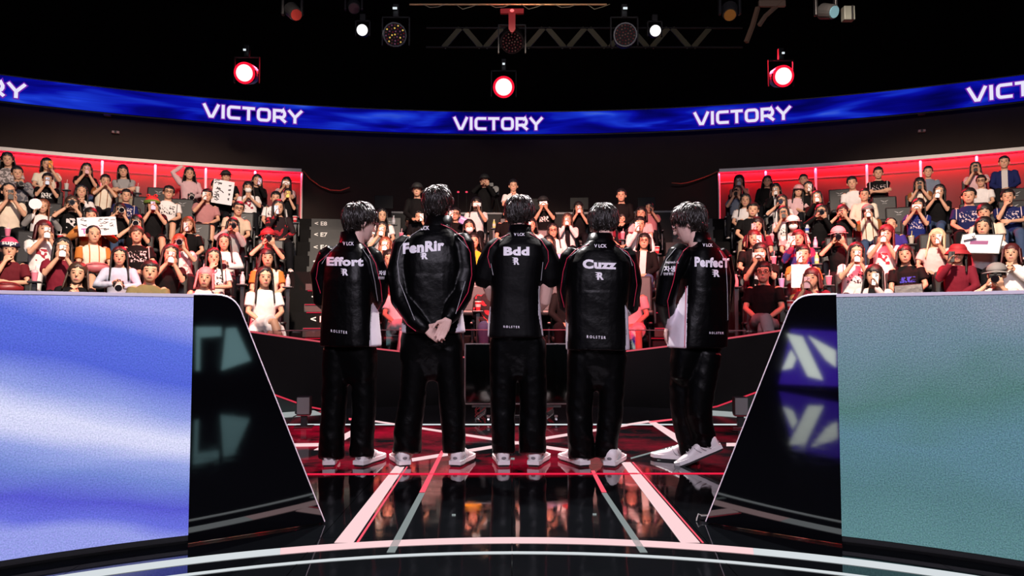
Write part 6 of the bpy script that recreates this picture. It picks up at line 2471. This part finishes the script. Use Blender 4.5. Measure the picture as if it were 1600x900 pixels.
def spectator(row, stand=False, kfix=None):
    u_, v_, hair, hc_, sl, top, pose, item, legk, desc = row
    e, k, p = row_of(u_, v_, 1.60 if stand else 1.20)
    z0 = TK(k)
    if stand:
        s_ = 1.0
        zr = p.z - 1.2
    else:
        s_ = min(1.07, max(0.91, (p.z - z0) / 1.2))
        zr = max(z0, p.z - 1.2 * s_)
    aim = V((p.x * 0.10 + rnd.uniform(-1.0, 1.0), 2.0 + rnd.uniform(-1.5, 2.0), 0))
    d = (aim - V((p.x, p.y, 0))).normalized()
    rz = math.atan2(d.x, -d.y)
    blk = 'left block' if u_ < 500 else ('right block' if u_ > 1130 else 'centre block')
    root = thing('person', short_label('person in', desc), 'person', (p.x, p.y, zr), rz, 'audience in the ' + blk)
    wide = BIG.get((u_, v_), 1.0) * rnd.uniform(0.97, 1.03)
    root.scale = (s_ * wide, s_ * wide, s_)
    if pose == 'ph1' and rnd.random() < 0.5:
        pose = 'ph1m'
    lean = (R(rnd.uniform(-5, 4)), R(rnd.uniform(-6, 6))) if not stand and not legk.endswith('X') else (0, 0)
    root.rotation_euler = (lean[0], lean[1], rz)
    Mr = root.rotation_euler.to_matrix()
    off = Mr @ V((0, 0, 0.55 * s_)) - V((0, 0, 0.55 * s_))
    off2 = Mr @ V((0, 0, 1.2 * s_)) - V((0, 0, 1.2 * s_))
    root.location = V((p.x, p.y, zr)) - V((off2.x, off2.y, 0)) * 0.8
    BASE = Matrix.Translation(root.location) @ Mr.to_4x4() @ Matrix.Diagonal((s_ * wide, s_ * wide, s_, 1))
    leg = 'stand' if stand else ('crossed' if legk.endswith('X') else 'normal')
    lk = legk.rstrip('X')
    inst('body', cached(('body', pose, leg), body_mesh, pose, leg), root)
    # hair and hats
    hs, _, acc = hair.partition(':')
    accs = acc.split(':') if acc else []
    style = {'long': rnd.choice(('long', 'longs', 'longp', 'longp')), 'hatfrog': 'hatlong', 'cap': 'hat', 'beanie': 'hat', 'bucket': 'hatlong'}.get(hs, hs)
    if hs == 'cap' and ('m' in accs or 'pink' in accs):
        style = 'hatlong'
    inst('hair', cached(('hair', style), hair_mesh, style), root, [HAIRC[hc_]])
    if hs in ('cap', 'bucket', 'beanie', 'hatfrog'):
        hk = {'hatfrog': 'frog'}.get(hs, hs)
        colr = [a for a in accs if a in HATC]
        hm = mat('hat_' + (colr[0] if colr else hk), (HATC[colr[0]] if colr else {'beanie': (.5, .03, .10), 'frog': (.55, .02, .02)}[hk]) + (1,), .7)  # beanie crown: pink light on the navy knit, put into the colour
        h2 = {'beanie': mat('beanie_navy', (.015, .015, .05, 1), .8), 'frog': mat('frog_green', (.10, .16, .02, 1), .8)}.get(hk, hm)
        ho = inst({'cap': 'cap', 'bucket': 'bucket_hat', 'beanie': 'beanie', 'frog': 'beanie'}[hk], cached(('hat', hk), hat_mesh, hk), root, [hm, h2, EYE])
        if hk == 'beanie':
            vs, fs, _ = textmesh('supr', 0.03)
            m = MB()
            m.add([HEADM @ V((math.sin((q_.x - .5) * 1.5) * 0.108, 0.012 - math.cos((q_.x - .5) * 1.5) * 0.128, 0.058 + (q_.y - .5) * 0.052)) for q_ in vs], fs)
            build('lettering', m, WHITEP, ho)
    if 'g' in accs:
        inst('glasses', cached('glasses', glasses_mesh), root)
    if 'm' in accs:
        inst('face_mask', cached('mask', mask_mesh), root)
    inst('shirt', cached(('shirt', pose, sl), shirt_mesh, pose, sl), root, [cloth(top)])
    kind = {'skirt': 'skirt', 'floral': 'skirt', 'bare': 'shorts', 'barek': 'shorts'}.get(lk, 'trousers')
    lm = {'skirt': 'white', 'floral': 'palepink+blob', 'bare': 'black', 'barek': 'black', 'black': 'dark'}.get(lk, lk)
    inst({'shorts': 'shorts', 'skirt': 'skirt', 'trousers': 'trousers'}[kind], cached(('legs', kind, leg), legs_mesh, kind, leg), root, [cloth(lm)])
    for i in (0, 1):
        inst('shoe', cached(('shoe', leg, i), shoe_mesh, leg, i), root)
    # what they hold
    if item:
        bpy.context.view_layer.update()
        M0 = BASE
        kd, _, col = item.partition(':')
        tl = Matrix.Translation
        rx = Matrix.Rotation
        if kd == 'phone':
            M = tl((0, -.285, 1.135)) if pose == 'ph2' else tl((-.058 if pose == 'ph1' else .058, -.295, 1.14))
            M = M @ rx(R(-8), 4, 'X') @ rx(R(rnd.uniform(-12, 12)), 4, 'Z')
        elif kd == 'phonew':
            M = (tl((0, -.285, 1.15)) if pose == 'ph2' else tl((-.03 if pose == 'ph1' else .03, -.295, 1.16))) @ rx(R(90), 4, 'Y')
        elif kd == 'camera':
            M = {'cam': tl((0.0, -.195, 1.17)) @ rx(R(8), 4, 'X'), 'lowcam': tl((0, -.33, .80)) @ rx(R(14), 4, 'X'), 'clasp': tl((.02, -.30, .94)), 'up': tl((.03, -.31, .68)) @ rx(R(20), 4, 'X')}.get(pose, tl((0, -.3, .7)))
        elif kd == 'fan':
            M = tl((-.125, -.275, 1.07))
        elif kd == 'poster':
            M = tl((.04, -.37, .99)) @ rx(R(-6), 4, 'Y')
        elif kd == 'sketch':
            M = tl((.10, -.37, 1.0)) @ rx(R(12), 4, 'Y')
        elif kd == 'tablet':
            M = tl((.03, -.40, .93)) @ rx(R(-28), 4, 'X') @ rx(R(5), 4, 'Y')
        elif kd == 'bag':
            M = tl((-.02, -.33, .665))
        elif kd == 'case':
            M = tl((0, -.40, .66)) @ rx(R(-12), 4, 'X')
        nm = {'phone': 'phone', 'phonew': 'sideways phone', 'camera': 'camera', 'fan': 'round fan', 'poster': 'poster', 'sketch': 'brush marked board', 'tablet': 'framed white board', 'bag': 'bag', 'case': 'laptop case'}[kd]
        held(kd, col, M0 @ M, short_label(((col + ' ') if col else '') + nm + ' held by', desc), {'phone': 'phones held up', 'phonew': 'phones held up', 'camera': 'cameras in the audience'}.get(kd))
        if kd == 'tablet':
            held('phone', 'white', M0 @ tl((-.10, -.42, 1.04)) @ rx(R(80), 4, 'Y'), 'white phone above the framed white board', 'phones held up')
    if (u_, v_) in ((1254, 398), (710, 335)):
        M0 = BASE
        if u_ == 710:
            held('box', '', M0 @ Matrix.Translation((.20, -.30, 1.02)) @ Matrix.Rotation(R(20), 4, 'Y'), 'purple box held beside the pale glasses')
        else:
            held('paper', '', M0 @ Matrix.Translation((-.05, -.40, .86)), 'white sheet of paper held before the ivory and orange jersey')
    PLACED.append((k, math.atan2(p.x, p.y - RC), u_, desc, rz, zr if not stand else None))
    if not stand:
        near = [q_ for q_ in PLACED[:-1] if q_[0] == k and abs(q_[1] - PLACED[-1][1]) * RK(k) < 0.40]
        if not near:
            seat(p.x, p.y, z0, math.atan2(-p.x, -(RC - p.y)) if False else -math.atan2(p.x, p.y - RC), short_label('dark folding seat of', desc), 'folding seats in the ' + blk)


for row in CROWD:
    spectator(row)
for row in ((802, 291, 'short', 'black', 's', 'white', 'clasp', None, 'dark', 'white tee standing at the dark control desk behind the centre block'),
            (971, 306, 'short', 'black', 'l', 'black', 'lap', None, 'dark', 'black clothes standing in the dark behind the centre block'),
            (757, 283, 'cap:black', 'black', 'l', 'black', 'cam', None, 'dark', 'black clothes operating the tripod camera'),
            (652, 298, 'cap:black', 'black', 'l', 'black', 'lap', None, 'dark', 'dark cap standing behind the tallest player')):
    spectator(row, stand=True)

# empty seats in the gaps of each row
def thu(u_, k):
    p = atcyl(u_, 400, RC, RK(k))
    return math.atan2(p.x, p.y - RC)


for k in range(NT - 1):
    for blk, ua, ub in (('left block', -20, 450), ('centre block', 588, 1032), ('right block', 1150, 1625)):
        if blk == 'centre block' and k > 5:
            continue
        ta, tb = thu(ua, k), thu(ub, k)
        occ = sorted([(q_[1], q_[3]) for q_ in PLACED if q_[0] == k and ta - .02 < q_[1] < tb + .02 and q_[5] is not None])
        st = 0.60 / RK(k)
        edges = [(ta - st * 0.5, None)] + occ + [(tb + st * 0.5, None)]
        for (a, da), (b, db) in zip(edges[:-1], edges[1:]):
            nfree = int((b - a) / st + 0.12) - 1
            for j in range(nfree):
                th = a + (b - a) * (j + 1) / (nfree + 1)
                p = cy2(th, RK(k), TK(k))
                if not (-40 < proj(p + V((0, 0, .7)))[0] < 1640):
                    continue
                num = ('', 'second ', 'third ', 'fourth ', 'fifth ', 'sixth ', 'seventh ', 'eighth ', 'ninth ', 'tenth ')
                if da is not None:
                    lab = short_label('%sempty seat right of' % num[min(j, 9)], da)
                elif db is not None:
                    lab = short_label('%sempty seat left of' % num[min(nfree - 1 - j, 9)], db)
                else:
                    lab = '%sempty seat from the left in row %s of the %s' % (num[min(j, 9)], ('one', 'two', 'three', 'four', 'five', 'six', 'seven', 'eight')[k], blk)
                seat(p.x, p.y, p.z, -th, lab, 'folding seats in the ' + blk)

# ---------------------------------------------------------------- drinks on small trays between the seats
DRK = {'clear': ((.55, .52, .50), (.62, .58, .55)), 'pinkcup': ((.65, .18, .28), (.7, .5, .55)), 'smoothie': ((.72, .22, .30), (.75, .4, .45)), 'redcup': ((.55, .02, .03), (.7, .65, .62)), 'red': ((.5, .03, .04), (.6, .55, .55)),
       'purple': ((.50, .32, .60), (.6, .5, .65)), 'bottle': ((.45, .45, .48), (.55, .55, .6)), 'pinkbottle': ((.62, .35, .52), (.7, .6, .7)), 'green': ((.50, .62, .20), (.7, .7, .6)), 'blue': ((.62, .62, .66), (.05, .10, .45)), 'yellow': ((.45, .43, .36), (.65, .6, .15))}
DRINKS = [(104, 291, 'clear', 'c', 'iced cup with straw on a tray at far upper left'), (215, 296, 'clear', 'c', 'iced cup with straw right of the grey tee'), (12, 362, 'pinkcup', 'c', 'clear pink drink above the navy beanie'),
          (54, 431, 'smoothie', 'c', 'pink smoothie with domed lid above the left screen'), (94, 372, 'red', 'c', 'red iced drink behind the white dress'), (461, 342, 'redcup', 'p', 'red paper cup beside the left aisle'),
          (450, 440, 'bottle', 'b', 'clear bottle beside the puff-sleeved dress'), (379, 436, 'bottle', 'b', 'water bottle right of the raised hand'), (1206, 372, 'smoothie', 'c', 'pink iced cup with straw in the right block'),
          (1209, 406, 'pinkcup', 'c', 'tall pink cup below the pink iced cup'), (1221, 441, 'purple', 'c', 'purple drink beside the black tee with crossed legs'), (1150, 440, 'clear', 'b', 'small white bottle beside the rightmost player'),
          (1235, 476, 'redcup', 'p', 'red paper cup left of the right desk'), (1261, 358, 'blue', 'k', 'white and blue can in the right block'), (1274, 380, 'pinkbottle', 'b', 'pink bottle left of the pink cap camera'),
          (1276, 405, 'green', 'b', 'green drink bottle behind the ivory and orange jersey'), (1295, 437, 'pinkcup', 'c', 'pink cup on the tray above the right desk'), (1424, 374, 'yellow', 'c', 'clear cup with yellow straw left of the blonde hair'),
          (1555, 280, 'bottle', 'b', 'clear bottle between the white tee and the navy jacket'), (747, 477, 'redcup', 'p', 'red paper cup between the second and third players'), (1027, 390, 'redcup', 'p', 'red paper cup left of the rightmost player'),
          (973, 368, 'smoothie', 'c', 'pink drink just behind the fourth player'), (627, 368, 'pinkcup', 'c', 'pink cup with straw behind the second player'), (615, 345, 'bottle', 'b', 'clear bottle behind the second player'), (772, 351, 'green', 'b', 'bottle with green cap left of the middle player')]
for u_, v_, col, shp, lb in DRINKS:
    e, k, p = row_of(u_, v_, 0.74, -0.22)
    rz = -math.atan2(p.x, p.y - RC)
    zt = p.z - 0.075
    t = thing('drink_tray', 'black tray post under the ' + ' '.join(lb.split()[:12]), 'tray', (p.x, p.y, TK(k)), rz, 'trays between the seats')
    hz = zt - TK(k)
    m = MB()
    m.box((0, 0, hz - 0.012), (0.15, 0.14, 0.024), bev=0.006)
    build('top', m, SEATP, t)
    m = MB()
    m.box((0, 0.02, hz / 2 - 0.012), (0.05, 0.06, hz - 0.024))
    build('post', m, SEATP, t)
    nm = {'c': 'iced_cup', 'p': 'paper_cup', 'b': 'bottle', 'k': 'can'}[shp]
    t = thing(nm, lb, {'c': 'cup', 'p': 'cup', 'b': 'bottle', 'k': 'can'}[shp], (p.x, p.y, zt), rz, 'drinks on the trays')
    c1 = mat('drink_' + col, DRK[col][0] + (1,), .25, spec=.6)
    c2 = mat('lid_' + col, DRK[col][1] + (1,), .3)
    m = MB()
    if shp in 'cp':
        m.tube([(0, 0, 0), (0, 0, 0.06), (0, 0, 0.12)], [0.030, 0.037, 0.044], 16, round_caps=False)
        build('cup', m, c1, t)
        m = MB()
        m.tube([(0, 0, 0.120), (0, 0, 0.132)], [0.047, 0.044], 16, round_caps=False)
        if col == 'smoothie':
            m.ell((0, 0, 0.130), (0.042, 0.042, 0.035), 14, 8)
        build('lid', m, c2, t)
        if shp == 'c':
            m = MB()
            m.tube([(0, 0, 0.10), (0.012, 0, 0.215)], 0.005, 6)
            build('straw', m, c2, t)
        else:
            m = MB()
            m.tube([(0, 0, 0.05), (0, 0, 0.09)], [0.0362, 0.0412], 16, round_caps=False)
            build('sleeve', m, mat('cup_sleeve', (.62, .40, .40, 1), .5), t)
    else:
        r_ = 0.034
        prof = [(0, r_), (0.10, r_), (0.135, r_ * .7), (0.155, 0.014), (0.165, 0.014)] if shp == 'b' else [(0, r_ * .9), (0.01, r_), (0.15, r_), (0.165, r_ * .85)]
        m.tube([(0, 0, z) for z, _ in prof], [q_ for _, q_ in prof], 14, round_caps=False)
        build('bottle_body', m, c1, t)
        m = MB()
        m.tube([(0, 0, 0.165), (0, 0, 0.185)], 0.016, 10, round_caps=False)
        build('cap', m, c2 if shp == 'b' else DARK, t)
        m = MB()
        m.tube([(0, 0, 0.04), (0, 0, 0.09)], r_ + .001, 14, round_caps=False)
        build('label_band', m, c2, t)

# ---------------------------------------------------------------- dark control area behind the centre block
rk = RK(6) - 0.25
t = thing('control_desk', 'long black control desk in the dark behind the centre block', 'desk', cy2(0.03, rk, TK(6)))
o_ = t.location.copy()
aa = [-0.125 + 0.29 * i / 16 for i in range(17)]
m = MB()
m.strip([cy2(a, rk, TK(6)) for a in aa], [cy2(a, rk, TK(6) + 0.72) for a in aa])
build('front_panel', m, mat('monitor_black', (.003, .003, .003, 1), .6, spec=.2), t, origin=o_)
m = MB()
m.loft([[cy2(a, r_, z_) for r_, z_ in ((rk - .02, TK(6) + .72), (rk + .5, TK(6) + .72), (rk + .5, TK(6) + .76), (rk - .02, TK(6) + .76))] for a in aa])
build('desktop', m, DARK, t, origin=o_)
for i, (u_, v_, w_, h_) in enumerate(((600, 300, .42, .30), (835, 305, .40, .26), (905, 300, .42, .28), (1010, 303, .40, .26))):
    p = atcyl(u_, v_, RC, rk + .25)
    tm = thing('control_monitor', ('dark monitor at the left end of the control desk', 'dark monitor right of the standing white tee', 'second dark monitor right of the standing white tee', 'dark monitor at the right end of the control desk')[i], 'monitor', (p.x, p.y, TK(6) + .76), -math.atan2(p.x, p.y - RC), 'monitors on the control desk')
    m = MB()
    m.box((0, 0, .10 + h_ / 2), (w_, .03, h_), bev=.006)
    build('casing', m, mat('monitor_black', (.003, .003, .003, 1), .6, spec=.2), tm)
    m = MB()
    m.box((0, 0, .05), (.05, .04, .10))
    m.box((0, 0, .006), (.20, .14, .012))
    build('stand', m, DARK, tm)
for i, (u_, v_) in enumerate(((716, 300), (729, 300))):
    p = atcyl(u_, v_, RC, rk + .1)
    ti = thing('signal_lamp', ('left', 'right')[i] + ' one of two small red signal lamps beside the tallest player', 'lamp', (p.x, p.y, TK(6) + .76))
    hz = p.z - TK(6) - .76
    m = MB()
    m.tube([(0, 0, 0), (0, 0, hz - .02)], .008, 6)
    build('stem', m, DARK, ti)
    m = MB()
    m.ell((0, 0, hz), (.028, .028, .02), 12, 8)
    build('bulb', m, emitmat('signal_red', lin(255, 70, 95), 1.2), ti)
p = atcyl(775, 300, RC, rk + .75)
t = thing('broadcast_camera', 'dark broadcast camera on a tripod beside the standing white tee', 'camera', (p.x, p.y, TK(6)))
hz = p.z - TK(6)
m = MB()
m.box((0, 0, hz), (.16, .34, .20), bev=.02)
build('camera_body', m, mat('broadcast_grey', (.03, .03, .032, 1), .4), t)
m = MB()
m.tube([(0, -.17, hz), (0, -.36, hz)], [.06, .075], 16, round_caps=False)
build('lens', m, BLACK, t)
m = MB()
m.box((-.13, -.04, hz + .16), (.16, .10, .10), bev=.01)
build('viewfinder', m, DARK, t)
for k_ in range(3):
    a = 2 * PI * k_ / 3
    m = MB()
    m.tube([(0, 0, hz - .10), (.38 * math.sin(a), .38 * math.cos(a), 0.01)], .018, 6)
    build('tripod_leg', m, DARK, t)
